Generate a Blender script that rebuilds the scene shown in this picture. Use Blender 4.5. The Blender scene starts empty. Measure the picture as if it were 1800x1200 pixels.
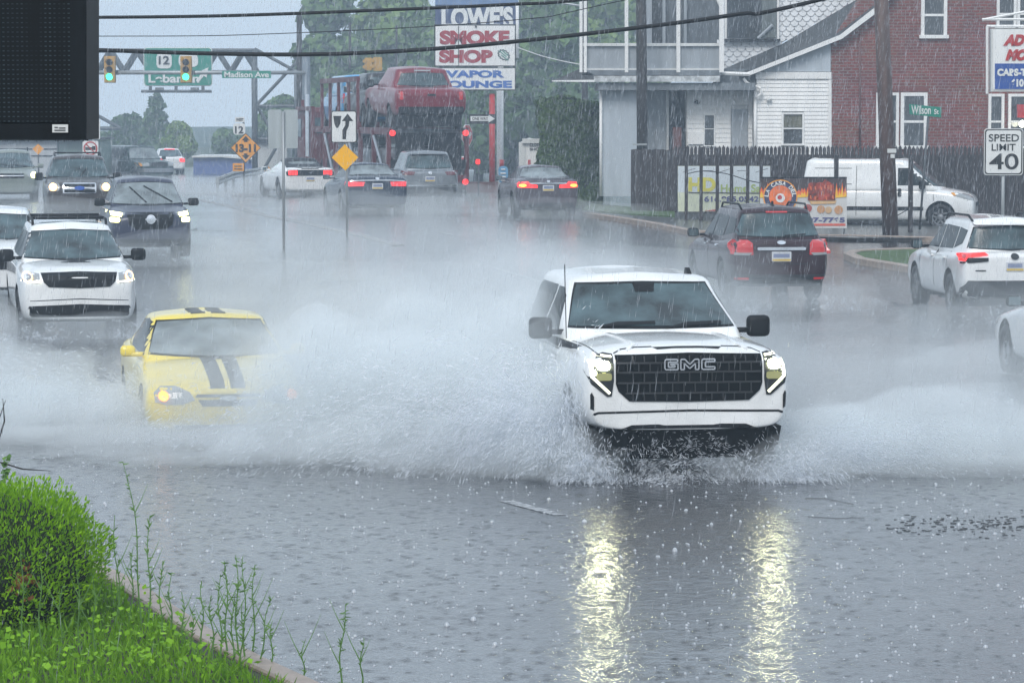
import bpy, bmesh, math, random
from mathutils import Vector, Matrix, noise as mnoise
from mathutils.bvhtree import BVHTree
random.seed(7)
R = math.radians
PI = math.pi
SC = bpy.context.scene
COL = SC.collection

# ---------------------------------------------------------------- camera
CAMH, FPX, PITCH = 3.5, 5520.0, math.atan(399/5520)
cam = bpy.data.cameras.new('camera')
cam.sensor_width = 36; cam.lens = FPX/1800*36
cam.clip_start = 0.5; cam.clip_end = 3000
camo = bpy.data.objects.new('camera', cam)
camo.location = (0, 0, CAMH); camo.rotation_euler = (PI/2-PITCH, 0, 0)
COL.objects.link(camo); SC.camera = camo

# ---------------------------------------------------------------- world, sun, exposure
SUN_EL, SUN_AZ = R(42), R(195)
W = bpy.data.worlds.new('World'); SC.world = W; W.use_nodes = True
nt = W.node_tree; nt.nodes.clear()
sky = nt.nodes.new('ShaderNodeTexSky'); sky.sky_type = 'NISHITA'; sky.sun_disc = False
sky.sun_elevation = SUN_EL; sky.sun_rotation = SUN_AZ; sky.air_density = 1.5; sky.dust_density = 6; sky.ozone_density = 1.5
hs = nt.nodes.new('ShaderNodeHueSaturation'); hs.inputs['Saturation'].default_value = 1.0; hs.inputs['Value'].default_value = 1.0
bg = nt.nodes.new('ShaderNodeBackground'); bg.inputs['Strength'].default_value = 0.15
wo = nt.nodes.new('ShaderNodeOutputWorld')
oc_ = nt.nodes.new('ShaderNodeMix'); oc_.data_type = 'RGBA'; oc_.inputs[0].default_value = .9; oc_.inputs[7].default_value = (3.3, 3.82, 4.4, 1)   # even overcast cloud in front of the blue
nt.links.new(sky.outputs[0], hs.inputs['Color']); nt.links.new(hs.outputs[0], oc_.inputs[6]); nt.links.new(oc_.outputs[2], bg.inputs[0]); nt.links.new(bg.outputs[0], wo.inputs[0])
sd = bpy.data.lights.new('sun', 'SUN'); sd.energy = 1.0; sd.angle = R(25); sd.color = (1, .985, .96)
so = bpy.data.objects.new('sun', sd); COL.objects.link(so)
so.rotation_euler = (PI/2-SUN_EL, 0, PI-SUN_AZ)
SC.view_settings.view_transform = 'Standard'; SC.view_settings.look = 'None'
SC.view_settings.exposure = 0.68; SC.view_settings.gamma = 1
SC.cycles.max_bounces = 8; SC.cycles.diffuse_bounces = 3; SC.cycles.glossy_bounces = 3
SC.cycles.volume_bounces = 5; SC.cycles.transparent_max_bounces = 16
SC.cycles.sample_clamp_indirect = 3
SC.cycles.caustics_reflective = False; SC.cycles.caustics_refractive = False

# ---------------------------------------------------------------- layout helpers
def ss(a, b, t):
    t = max(0, min(1, (t-a)/(b-a))); return t*t*(3-2*t)
def gz(x, y):
    z = 0.68*ss(50, 84, y) - 0.68*ss(104, 152, y)
    z -= 0.22*ss(4, 9, x)*ss(66, 80, y)*(1-ss(104, 130, y))
    return z
CT, ST = math.cos(PITCH), math.sin(PITCH)
def at(px, py, Y):
    "photo pixel (1800 wide) at ground distance Y -> world point"
    u, v = (px-900)/FPX, (600-py)/FPX
    d = Vector((u, CT+v*ST, -ST+v*CT)); t = Y/d.y
    return Vector((d.x*t, Y, CAMH+d.z*t))
def G(px, py):
    "photo pixel -> point on the ground"
    lo, hi = 5.0, 600.0
    for _ in range(50):
        m = (lo+hi)/2; p = at(px, py, m)
        if p.z > gz(p.x, m): lo = m
        else: hi = m
    p = at(px, py, lo); p.z = gz(p.x, lo); return p

# ---------------------------------------------------------------- materials
def nmat(name):
    m = bpy.data.materials.new(name); m.use_nodes = True
    return m, m.node_tree, m.node_tree.nodes['Principled BSDF']
_mc = {}
def mat(name, col, rough=.5, metal=0, coat=0, emit=None, es=0, var=.12, vs=3.0, bump=0, bs=30, spec=.5, streak=False):
    if name in _mc: return _mc[name]
    m, t, p = nmat(name); _mc[name] = m
    p.inputs['Roughness'].default_value = rough; p.inputs['Metallic'].default_value = metal
    p.inputs['Coat Weight'].default_value = coat; p.inputs['Coat Roughness'].default_value = .06
    p.inputs['Specular IOR Level'].default_value = spec
    tc = t.nodes.new('ShaderNodeTexCoord'); n = t.nodes.new('ShaderNodeTexNoise'); n.inputs['Scale'].default_value = vs
    n.inputs['Detail'].default_value = 6
    if streak:
        mp = t.nodes.new('ShaderNodeMapping'); mp.inputs['Scale'].default_value = (1, 1, .12)
        t.links.new(tc.outputs['Object'], mp.inputs[0]); t.links.new(mp.outputs[0], n.inputs['Vector'])
    else: t.links.new(tc.outputs['Object'], n.inputs['Vector'])
    mx = t.nodes.new('ShaderNodeMix'); mx.data_type = 'RGBA'
    c = Vector(col)
    mx.inputs[6].default_value = (*(c*(1-var)), 1); mx.inputs[7].default_value = (*[min(1, k) for k in c*(1+var)], 1)
    mr = t.nodes.new('ShaderNodeMapRange'); mr.inputs[1].default_value = .3; mr.inputs[2].default_value = .7
    t.links.new(n.outputs[0], mr.inputs[0]); t.links.new(mr.outputs[0], mx.inputs[0]); t.links.new(mx.outputs[2], p.inputs['Base Color'])
    if emit:
        p.inputs['Emission Color'].default_value = (*emit, 1); p.inputs['Emission Strength'].default_value = es
    if bump:
        b = t.nodes.new('ShaderNodeBump'); b.inputs['Strength'].default_value = bump; b.inputs['Distance'].default_value = .02
        n2 = t.nodes.new('ShaderNodeTexNoise'); n2.inputs['Scale'].default_value = bs; n2.inputs['Detail'].default_value = 3
        t.links.new(tc.outputs['Object'], n2.inputs['Vector']); t.links.new(n2.outputs[0], b.inputs['Height']); t.links.new(b.outputs[0], p.inputs['Normal'])
    return m
def paint(name, col, rough=.3, metal=0, var=.09):
    return mat('paint_'+name, col, rough, metal, coat=(.8 if max(col) > .5 else .3), var=var, vs=4, bump=.16, bs=55, spec=(.5 if max(col) > .5 else .3))

M = dict(
 black=mat('black_plastic', (.008, .009, .011), .5, spec=.2), rubber=mat('rubber', (.018, .018, .02), .6, bump=.3, bs=40),
 trim=mat('dark_trim', (.022, .025, .03), .5, spec=.25), chrome=mat('chrome', (.75, .76, .78), .15, 1), alloy=mat('alloy', (.35, .36, .38), .3, .9),
 steel=mat('galvanised', (.35, .37, .38), .5, .6, streak=True), darksteel=mat('weathered_steel', (.09, .10, .11), .6, .3),
 white=mat('white_paint', (.78, .78, .77), .45, var=.06, streak=True), offwhite=mat('off_white', (.62, .63, .62), .55, streak=True),
 red=mat('red_paint', (.45, .02, .02), .45), blue=mat('blue_paint', (.03, .10, .42), .45), green=mat('sign_green', (.0, .22, .15), .45, var=.05),
 yellow=mat('sign_yellow', (.95, .47, .0), .6, var=.03, spec=.2), orange=mat('sign_orange', (.80, .34, .04), .6, var=.05, spec=.2),
 signblack=mat('sign_black', (.01, .01, .011), .5), signback=mat('sign_back', (.38, .42, .43), .5, .4, streak=True, var=.25),
 glass=mat('tinted_glass', (.045, .075, .085), .07, spec=.5, coat=.1, var=.75, vs=3, bump=.25, bs=45),
 sideglass=mat('side_glass', (.02, .03, .035), .2, spec=.12, var=.6, vs=3),
 winglass=mat('house_glass', (.05, .055, .06), .06, spec=.8, var=.4, vs=1.5),
 lens=mat('clear_lens', (.28, .30, .31), .15, coat=.8), lensred=mat('red_lens', (.35, .012, .015), .18, coat=.8, emit=(1, .03, .03), es=.12),
 brake=mat('brake_lamp', (.5, .02, .02), .3, emit=(1, .03, .03), es=1.1), brakehot=mat('brake_lamp_hot', (.8, .3, .05), .3, emit=(1, .3, .03), es=3),
 amber=mat('amber_lamp', (.8, .3, .02), .3, emit=(1, .25, .01), es=2.2),
 head=mat('headlamp', (.9, .9, .8), .3, emit=(1, 1, .55), es=75), headw=mat('headlamp_warm', (.9, .8, .6), .3, emit=(1, .5, .10), es=2.6),
 heady=mat('headlamp_yellow', (.9, .9, .5), .3, emit=(1, .97, .3), es=6), drl=mat('running_lamp', (.9, .9, .85), .3, emit=(1, 1, .72), es=2.0),
 wood=mat('dark_wood', (.04, .033, .034), .6, spec=.25, streak=True, var=.35, vs=6), pole=mat('pole_wood', (.032, .028, .027), .6, spec=.25, streak=True, var=.35, vs=8, bump=.4, bs=30),
 plate=mat('plate_white', (.6, .62, .66), .4), plateb=mat('plate_blue', (.22, .26, .40), .4), platey=mat('plate_yellow', (.65, .45, .05), .4),
 median=mat('median_concrete', (.15, .14, .14), .3, var=.2, vs=3), concrete=mat('kerb_concrete', (.30, .24, .20), .45, var=.25, vs=8, bump=.3, bs=60),
)

# ---------------------------------------------------------------- mesh helpers
def empty(name, loc, rz=0, label=None, cat=None, group=None):
    o = bpy.data.objects.new(name, None); COL.objects.link(o); o.empty_display_size = .3
    o.location = loc; o.rotation_euler = (0, 0, rz)
    return tag(o, label, cat, group)
def tag(o, label=None, cat=None, group=None, kind=None):
    if label: o['label'] = label
    if cat: o['category'] = cat
    if group: o['group'] = group
    if kind: o['kind'] = kind
    return o
def obj(name, bm, mats, parent=None, smooth=False):
    me = bpy.data.meshes.new(name); bm.to_mesh(me); bm.free()
    return objm(name, me, mats, parent, smooth)
def objm(name, me, mats, parent=None, smooth=False):
    if not isinstance(mats, (list, tuple)): mats = [mats]
    if not me.materials:
        for m in mats: me.materials.append(m)
    if smooth:
        for p in me.polygons: p.use_smooth = True
    o = bpy.data.objects.new(name, me); COL.objects.link(o)
    if parent: o.parent = parent
    return o
def box(bm, c, s, rot=None, mi=0):
    c = Vector(c); vs = []
    for dz in (-.5, .5):
        for dx, dy in ((-.5, -.5), (.5, -.5), (.5, .5), (-.5, .5)):
            v = Vector((dx*s[0], dy*s[1], dz*s[2]))
            if rot: v = rot @ v
            vs.append(bm.verts.new(c+v))
    for f in ((3, 2, 1, 0), (4, 5, 6, 7), (0, 1, 5, 4), (1, 2, 6, 5), (2, 3, 7, 6), (3, 0, 4, 7)):
        fa = bm.faces.new([vs[i] for i in f]); fa.material_index = mi
    return vs
def boxes(lst):
    bm = bmesh.new()
    for a in lst: box(bm, *a)
    return bm
def rbox(c, s, r=.05, seg=2):
    bm = bmesh.new(); box(bm, c, s)
    bmesh.ops.bevel(bm, geom=bm.edges[:], offset=r, segments=seg, affect='EDGES', profile=.5)
    return bm
def tube(bm, pts, r, n=8, cap=True):
    pts = [Vector(p) for p in pts]; rings = []
    for i, p in enumerate(pts):
        d = (pts[min(i+1, len(pts)-1)]-pts[max(i-1, 0)]).normalized()
        a = d.orthogonal().normalized() if abs(d.z) > .9 else d.cross(Vector((0, 0, 1))).normalized()
        b = d.cross(a); rr = r[i] if isinstance(r, (list, tuple)) else r
        rings.append([bm.verts.new(p+(a*math.cos(2*PI*k/n)+b*math.sin(2*PI*k/n))*rr) for k in range(n)])
    for i in range(len(rings)-1):
        for k in range(n):
            bm.faces.new((rings[i][k], rings[i][(k+1) % n], rings[i+1][(k+1) % n], rings[i+1][k]))
    if cap:
        bm.faces.new(rings[0][::-1]); bm.faces.new(rings[-1])
    return bm
def tubes(lst, n=8):
    bm = bmesh.new()
    for p, r in lst: tube(bm, p, r, n)
    return bm
def prism(pts, y0, y1, bm=None, axis='Y'):
    "outline (x,z) extruded from y0 to y1"
    bm = bm or bmesh.new()
    f = (lambda a, b, c: (a, c, b)) if axis == 'Y' else ((lambda a, b, c: (c, a, b)) if axis == 'X' else (lambda a, b, c: (a, b, c)))
    A = [bm.verts.new(f(p[0], p[1], y0)) for p in pts]; B = [bm.verts.new(f(p[0], p[1], y1)) for p in pts]
    bm.faces.new(A); bm.faces.new(B[::-1]); n = len(pts)
    for i in range(n): bm.faces.new((A[i], B[i], B[(i+1) % n], A[(i+1) % n]))
    bmesh.ops.recalc_face_normals(bm, faces=bm.faces[:])
    return bm
def text(s, w, h, mt, parent, x, z, y=-.03, bold=.02, ext=.004, name='lettering', italic=0, mirror=False):
    "lettering fitted to a w x h box centred at (x, z) on a panel that faces -Y"
    cu = bpy.data.curves.new(name, 'FONT'); cu.body = s; cu.size = 1; cu.offset = bold; cu.extrude = .02
    cu.align_x = 'CENTER'; cu.shear = italic; cu.space_line = .95
    o = bpy.data.objects.new(name, cu); COL.objects.link(o); bpy.context.view_layer.update()
    me = bpy.data.meshes.new_from_object(o.evaluated_get(bpy.context.evaluated_depsgraph_get()))
    bpy.data.objects.remove(o); bpy.data.curves.remove(cu)
    xs = [v.co.x for v in me.vertices]; ys = [v.co.y for v in me.vertices]
    cx, cy = (min(xs)+max(xs))/2, (min(ys)+max(ys))/2; sx, sy = w/(max(xs)-min(xs)), h/(max(ys)-min(ys))
    for v in me.vertices:
        a, b, c = v.co
        v.co = (x+(a-cx)*sx, y-(ext if c > 0 else 0), z+(b-cy)*sy)
    me.materials.clear()
    return objm(name, me, mt, parent)
def evalmesh(bm, mods):
    me = bpy.data.meshes.new('tmp'); bm.to_mesh(me); bm.free()
    o = bpy.data.objects.new('tmp', me); COL.objects.link(o)
    for t, kw in mods:
        m = o.modifiers.new(t, t)
        for k, v in kw.items(): setattr(m, k, v)
    bpy.context.view_layer.update()
    out = bpy.data.meshes.new_from_object(o.evaluated_get(bpy.context.evaluated_depsgraph_get()))
    bpy.data.objects.remove(o); bpy.data.meshes.remove(me)
    return out
def patch(name, bvh, view, poly, mt, parent, off=.006, grid=.07, rim=.02, smooth=True):
    "a shape drawn in a view of the thing (F front, B back, L left, R right, T top) laid on its surface as a thin part"
    bm = bmesh.new(); f = bm.faces.new([bm.verts.new((p[0], p[1], 0)) for p in poly])
    bmesh.ops.triangulate(bm, faces=[f])
    for ax in (0, 1):
        lo, hi = min(p[ax] for p in poly), max(p[ax] for p in poly); n = int((hi-lo)/grid)
        for k in range(1, n+1):
            co = [0, 0, 0]; co[ax] = lo+(hi-lo)*k/(n+1); no = [0, 0, 0]; no[ax] = 1
            bmesh.ops.bisect_plane(bm, geom=bm.verts[:]+bm.edges[:]+bm.faces[:], plane_co=co, plane_no=no, dist=1e-5)
    fr = {'F': (lambda a, b: Vector((a, 9, b)), Vector((0, -1, 0))), 'B': (lambda a, b: Vector((a, -9, b)), Vector((0, 1, 0))),
          'L': (lambda a, b: Vector((-9, a, b)), Vector((1, 0, 0))), 'R': (lambda a, b: Vector((9, a, b)), Vector((-1, 0, 0))),
          'T': (lambda a, b: Vector((a, b, 9)), Vector((0, 0, -1)))}[view]
    org, d = fr; res = {}; miss = []
    for v in bm.verts:
        o = org(v.co.x, v.co.y); h = bvh.ray_cast(o, d)
        if h[0] is None: miss.append(v)
        else: res[v] = (h[3], h[1])
    if not res: bm.free(); return None
    for v in miss:
        k = min(res, key=lambda q: (q.co.x-v.co.x)**2+(q.co.y-v.co.y)**2); res[v] = res[k]
    new = {v: org(v.co.x, v.co.y)+d*(dep-off) for v, (dep, nn) in res.items()}
    for v, c in new.items(): v.co = c
    if rim:
        be = [e for e in bm.edges if len(e.link_faces) == 1]
        r = bmesh.ops.extrude_edge_only(bm, edges=be)
        for g in r['geom']:
            if isinstance(g, bmesh.types.BMVert): g.co += d*(rim+off)
    bmesh.ops.recalc_face_normals(bm, faces=bm.faces[:])
    # faces towards the viewer
    s = sum((f.normal.dot(d))*f.calc_area() for f in bm.faces)
    if s > 0: bmesh.ops.reverse_faces(bm, faces=bm.faces[:])
    o = obj(name, bm, mt, parent)
    return o
def mir(poly): return [(-a, b) for a, b in poly][::-1]
def circ(cx, cy, rx, ry=None, n=14, a0=0): 
    ry = ry or rx; return [(cx+rx*math.cos(a0+2*PI*k/n), cy+ry*math.sin(a0+2*PI*k/n)) for k in range(n)]
def line(p, q, w):
    a, b = Vector(p), Vector(q); n = (b-a).normalized(); n = Vector((-n.y, n.x))*w/2
    return [tuple(a-n), tuple(b-n), tuple(b+n), tuple(a+n)]
def rrect(x0, z0, x1, z1, r=.03):
    return [(x0+r, z0), (x1-r, z0), (x1-r*.3, z0+r*.3), (x1, z0+r), (x1, z1-r), (x1-r*.3, z1-r*.3), (x1-r, z1), (x0+r, z1), (x0+r*.3, z1-r*.3), (x0, z1-r), (x0, z0+r), (x0+r*.3, z0+r*.3)]
# ---------------------------------------------------------------- vehicles
# own frame: +Y forward, origin on the ground under the middle
def half_ring(st):
    y, w, zb, zs, zt = st; H = zs-zb
    return [(0, y, zb), (.78*w, y, zb), (.95*w, y, zb+.06), (w, y, zb+.42*H), (.985*w, y, zs-.13*H), (.925*w, y, zs), (.62*w, y, zt-.15*(zt-zs)), (0, y, zt)]
def loft(bm, rings):
    "closed surface through mirrored half rings (first and last points on the middle line)"
    full = []
    for hr in rings:
        n = len(hr); L = [bm.verts.new(p) for p in hr]; Rr = [None]*n
        for i in range(1, n-1): Rr[i] = bm.verts.new((-hr[i][0], hr[i][1], hr[i][2]))
        full.append((L, Rr))
    def loop(q): L, Rr = q; return L+[Rr[i] for i in range(len(L)-2, 0, -1)]
    for a, b in zip(full, full[1:]):
        A, B = loop(a), loop(b); n = len(A)
        for i in range(n): bm.faces.new((A[i], A[(i+1) % n], B[(i+1) % n], B[i]))
    for (L, Rr), flip in ((full[0], 1), (full[-1], 0)):
        n = len(L); fs = [(L[0], L[1], Rr[1])]+[(L[i], L[i+1], Rr[i+1], Rr[i]) for i in range(1, n-2)]+[(L[n-2], L[n-1], Rr[n-2])]
        for f in fs: bm.faces.new(f[::-1] if flip else f)
def wheel_meshes(r, w, rr, spokes=5):
    bm = bmesh.new(); prof = [(rr*.97, -w/2+.02), (rr*1.03, -w/2), (r*.93, -w/2), (r*.99, -w/2+.03), (r, -w*.2), (r, w*.2), (r*.99, w/2-.03), (r*.93, w/2), (rr*1.03, w/2), (rr*.97, w/2-.02)]
    n = 32; rings = [[bm.verts.new((px, pr*math.cos(2*PI*k/n), pr*math.sin(2*PI*k/n))) for k in range(n)] for pr, px in prof]
    for a, b in zip(rings, rings[1:]+rings[:1]):
        for k in range(n): bm.faces.new((a[k], a[(k+1) % n], b[(k+1) % n], b[k]))
    bmesh.ops.recalc_face_normals(bm, faces=bm.faces[:])
    ty = bpy.data.meshes.new('tyre'); bm.to_mesh(ty); bm.free(); ty.materials.append(M['rubber'])
    bm = bmesh.new()
    prof = [(rr, -w/2+.03), (rr*.9, -w/2+.05), (rr*.88, w/2-.08), (rr, w/2-.06)]
    rings = [[bm.verts.new((px, pr*math.cos(2*PI*k/n), pr*math.sin(2*PI*k/n))) for k in range(n)] for pr, px in prof]
    for a, b in zip(rings, rings[1:]):
        for k in range(n): bm.faces.new((a[k], a[(k+1) % n], b[(k+1) % n], b[k]))
    for k in range(spokes):
        m = Matrix.Rotation(2*PI*k/spokes, 3, 'X')
        for sx in (-1, 1):
            box(bm, m @ Vector((-w/2+.055, .0+sx*.05, rr*.5)), (.03, rr*.16, rr*.92), m @ Matrix.Rotation(sx*.10, 3, 'X'))
    for k in range(n):
        bm.faces.new([bm.verts.new(q) for q in ((-w/2+.03, 0, 0), (-w/2+.04, .3*rr*math.cos(2*PI*k/n), .3*rr*math.sin(2*PI*k/n)), (-w/2+.04, .3*rr*math.cos(2*PI*(k+1)/n), .3*rr*math.sin(2*PI*(k+1)/n)))])
    rm = bpy.data.meshes.new('rim'); bm.to_mesh(rm); bm.free(); rm.materials.append(M['alloy'])
    bm = bmesh.new(); tube(bm, [(-w/2+.1, 0, 0), (w/2-.05, 0, 0)], rr*.8, 20)
    bk = bpy.data.meshes.new('brake_disc'); bm.to_mesh(bk); bm.free(); bk.materials.append(M['darksteel'])
    for me in (ty,):
        for p in me.polygons: p.use_smooth = True
    return ty, rm, bk

class Car: pass
def car(name, label, catg, loc, a, mp, L, Wd, H, zb=.2, hoodf=.85, cowl=1.0, cowl_y=.9, belt=None, deck=None, deck_y=None, tailz=None,
        wf=None, wr=None, rt=.34, roof_f=.1, roof_r=-1.2, gl_r=None, wb=.86, wt=.68, arches=True, stations=None, glass_top=None, bow=.16, green=True, mirrors=None, group=None, tilt=(0, 0), nose=1.0, cab2=None, rings=None, sq=0.0):
    """H roof height; belt = window sill height; deck = height behind the cabin (sedans); roof_f/roof_r = y of roof ends;
    gl_r = y of the rear glass foot; wb/wt = half width of the cabin at the sill and at the roof."""
    c = Car(); h = Wd/2; F = L/2
    belt = belt or cowl; deck = deck or belt; gl_r = gl_r if gl_r is not None else -F+.25; tailz = tailz or deck
    wf = wf if wf is not None else F-.92; wr = wr if wr is not None else -F+.98
    root = empty(name, loc, a, label, catg, group); c.root = root
    if tilt != (0, 0): root.rotation_euler = (tilt[0], tilt[1], a)
    st = stations or [(-F, h*.84, zb+.14, tailz-.16, tailz-.10), (-F+.07, h*.93, zb+.05, tailz-.05, tailz-.01), (-F+.35, h*.99, zb, tailz, tailz+.02),
          (-F+.8, h, zb, (deck+tailz)/2, (deck+tailz)/2+.03), (gl_r+.1 if gl_r > -F+1 else -F+1.3, h, zb, deck, deck+.03), (-.3, h, zb, belt, belt+.03), (cowl_y-.1, h*.995, zb, cowl-.04, cowl+.01),
          (cowl_y+.45, h*.99, zb, (cowl*.6+hoodf*.4)-.05, cowl*.6+hoodf*.4+.025), (F-.5, h*.97, zb, hoodf-.05, hoodf+.04), (F-.14, h*.90*nose+.1*h*(nose-1), zb+.02, hoodf-.11, hoodf-.015), (F, h*.78*nose, zb+.08, hoodf-.24, hoodf-.13)]
    bm = bmesh.new(); loft(bm, [half_ring(s) for s in st])
    bmesh.ops.recalc_face_normals(bm, faces=bm.faces[:])
    mods = [('SUBSURF', dict(levels=3, render_levels=3))]
    cut = None
    if arches:
        cb = bmesh.new()
        for yy in (wf, wr):
            for s in (-1, 1):
                tube(cb, [(s*(h-.30), yy, rt+.02), (s*(h+.3), yy, rt+.02)], rt+.055, 28)
                # flat-sided opening below the axle
                box(cb, (s*(h+.0), yy, -.2+.01), (.598, 2*rt+.10, .44+rt*.6)) if False else None
        for f in cb.faces: f.material_index = 1
        bmesh.ops.recalc_face_normals(cb, faces=cb.faces[:])
        cm = bpy.data.meshes.new('cut'); cb.to_mesh(cm); cb.free(); cm.materials.append(mp); cm.materials.append(M['black'])
        cut = bpy.data.objects.new('cut', cm); COL.objects.link(cut)
        mods.append(('BOOLEAN', dict(operation='DIFFERENCE', object=cut, solver='EXACT')))
    me0 = bpy.data.meshes.new('x'); bm.to_mesh(me0); me0.materials.append(mp); me0.materials.append(M['black']); bm.free()
    o = bpy.data.objects.new('x', me0); COL.objects.link(o)
    for t, kw in mods:
        m = o.modifiers.new(t, t)
        for k, v in kw.items(): setattr(m, k, v)
    bpy.context.view_layer.update()
    body = bpy.data.meshes.new_from_object(o.evaluated_get(bpy.context.evaluated_depsgraph_get()))
    bpy.data.objects.remove(o)
    if cut: bpy.data.objects.remove(cut)
    bm = bmesh.new(); bm.from_mesh(body)
    if green:
        # cabin: rings stacked from below the sill to the roof
        gb = bmesh.new(); gr = []
        def ring(z, yf, yr, w, b):
            return [(0, yf+b, z), (.64*w, yf+b*.6, z), (.965*w, yf-b*.25, z), (w*1.0, yf-b*1.0-.08, z), (w*1.015, (yf+yr)/2, z), (w, yr+.16, z), (.93*w, yr+.03, z), (.62*w, yr-.02, z), (0, yr-.03, z)]
        zt = H
        lv = rings or [(belt-.18, 1.02, 0), (belt+.0, 1, .0), (belt+.10, .98, .15), (zt-.17, None, .93), (zt-.055, None, 1.0)]
        for z, k, t in lv:
            t2 = t; yf = cowl_y+(roof_f-cowl_y)*t2; yr = gl_r+(roof_r-gl_r)*t2; w = h*(wb+(wt-wb)*t2)
            gr.append(ring(z, yf, yr, w, bow*(1-.25*t2)))
        gr.append(ring(zt-.008, roof_f-.22, roof_r+.2, h*wt*.8, bow*.7))
        gr2 = [[(p[0], p[1], p[2]) for p in r] for r in gr]
        loft(gb, gr2)
        mid = [v for v in gb.verts if abs(v.co.z-(zt-.008)) < 1e-4]
        for v in mid: v.co.z += .035*(1-abs(v.co.x)/(h*wt*.8))
        bmesh.ops.recalc_face_normals(gb, faces=gb.faces[:])
        gm = evalmesh(gb, [('SUBSURF', dict(levels=2, render_levels=2))])
        bm.from_mesh(gm)
    c.bvh = BVHTree.FromBMesh(bm)
    c.body = obj('body', bm, [mp, M['black']], root, smooth=True)
    c.L, c.W, c.H, c.F, c.h = L, Wd, H, F, h
    if rt:
        ty, rm, bk = wheel_meshes(rt, .22, rt*.66)
        for yy in (wf, wr):
            for s in (-1, 1):
                w = objm('wheel', ty, None, root); w.location = (s*(h-.14), yy, rt)
                if s > 0: w.rotation_euler = (0, 0, PI)
                objm('rim', rm, None, w); objm('brake_disc', bk, None, w)
    if mirrors:
        my, mz, sz, mm = mirrors
        for s in (-1, 1):
            b = rbox((s*(h*.98+sz[0]/2), my, mz), sz, min(sz)*.38, 3)
            box(b, (s*(h*.90+.03), my+.02, mz-sz[1]*.3), (.2, .07, .05))
            mo = obj('mirror', b, mm, root, smooth=True)
            gb = rbox((s*(h*.98+sz[0]/2), my-sz[1]*.5-.002, mz), (sz[0]*.8, .006, sz[2]*.72), .002, 1)
            obj('mirror_glass', gb, M['glass'], mo)
    return c
def P(c, name, view, poly, mt, off=.006, both=False, grid=.07, parent=None, rim=.02):
    o = patch(name, c.bvh, view, poly, mt, parent or c.root, off, grid, rim)
    if both: patch(name, c.bvh, view, mir(poly), mt, parent or c.root, off, grid, rim)
    return o
def sides(c, name, poly, mt, off=.006, grid=.09):
    if mt is M['glass']: mt = M['sideglass']
    patch(name, c.bvh, 'L', poly, mt, c.root, off, grid); patch(name, c.bvh, 'R', poly, mt, c.root, off, grid)
def plate(c, view, z, w=.31, hgt=.16, x=0):
    a = P(c, 'license_plate', view, rrect(x-w/2, z-hgt/2, x+w/2, z+hgt/2, .015), M['plate'], .015)
    P(c, 'plate_band', view, rrect(x-w/2+.01, z-hgt/2+.01, x+w/2-.01, z-hgt/2+.045, .005), M['platey'], .018, parent=a)
    P(c, 'plate_band', view, rrect(x-w/2+.03, z-.02, x+w/2-.03, z+.05, .005), M['plateb'], .018, parent=a)
def wipers(c, lines, off=.03, view='F'):
    for p, q in lines: P(c, 'wiper', view, line(p, q, .022), M['black'], off, rim=.012)
def windscreen(c, zb, zt, wb, wt, mt=None, view='F', off=.008, name='windscreen', dip=.03):
    m = []
    pts = [(-wb, zb+dip), (-wb*.5, zb+dip*.3), (0, zb), (wb*.5, zb+dip*.3), (wb, zb+dip), (wt, zt-dip*.6), (wt*.5, zt), (0, zt+.01), (-wt*.5, zt), (-wt, zt-dip*.6)]
    fr = [(-wb-.014, zb+dip-.02), (0, zb-.03), (wb+.014, zb+dip-.02), (wt+.014, zt-dip*.6+.015), (0, zt+.03), (-wt-.014, zt-dip*.6+.015)]
    P(c, 'glass_seal', view, fr, M['black'], .006, rim=.01, grid=.04)
    return P(c, name, view, pts, mt or M['glass'], off+.006, rim=.008, grid=.04)

def front_plate(c, z): P(c, 'license_plate', 'F', rrect(-.15, z-.08, .15, z+.08), M['plate'], .02)

# ---- 1 white pickup, the hero -----------------------------------------------------------
wp = paint('white', (.80, .81, .81), .22)
a = 188.5
F_ = 2.94
hx, hy = 1.60, 30.0
def place(px_front, Yf, a, F, rear=False):
    "origin of a vehicle whose front (or rear) middle is at photo column px_front and distance Yf"
    ar = R(a); X = (px_front-900)/FPX*(Yf*CT+3.5*ST); s = -1 if rear else 1
    d = Vector((-math.sin(ar), math.cos(ar)))
    p = Vector((X, Yf))-d*F*s
    return (p.x, p.y, gz(p.x, p.y))
h = 1.03
st = [(-2.94, .90, .60, 1.06, 1.09), (-2.86, 1.0, .52, 1.24, 1.26), (-2.6, 1.02, .48, 1.33, 1.36), (-1.6, 1.03, .42, 1.34, 1.37), (-.9, 1.02, .38, 1.32, 1.36), (.3, 1.02, .38, 1.28, 1.33), (1.05, 1.02, .40, 1.22, 1.33),
      (1.3, 1.02, .44, 1.24, 1.35), (2.0, 1.03, .44, 1.25, 1.36), (2.55, 1.03, .47, 1.23, 1.345), (2.80, 1.01, .49, 1.20, 1.315), (2.91, .965, .50, 1.12, 1.265), (2.94, .93, .51, 1.04, 1.21)]
lx, ly, lz = place(1211, 30.0, a, 2.94)
T = car('pickup_truck', 'white crew cab pickup with big black grille ploughing towards the camera through deep water', 'pickup truck', (lx, ly, -.02), R(a), wp, 5.89, 2.06, 1.88,
        stations=st, belt=1.27, cowl=1.33, cowl_y=1.22, roof_f=.42, roof_r=-1.35, gl_r=-1.72, wb=.925, wt=.745, wf=1.95, wr=-1.78, rt=.41, bow=.13, mirrors=(.95, 1.36, (.24, .13, .22), M['black']))
windscreen(T, 1.385, 1.775, .85, .675, M['glass'], dip=.0)
P(T, 'sensor_housing', 'F', [(-.13, 1.80), (.11, 1.80), (.09, 1.70), (-.10, 1.70)], M['black'], .018)
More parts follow.
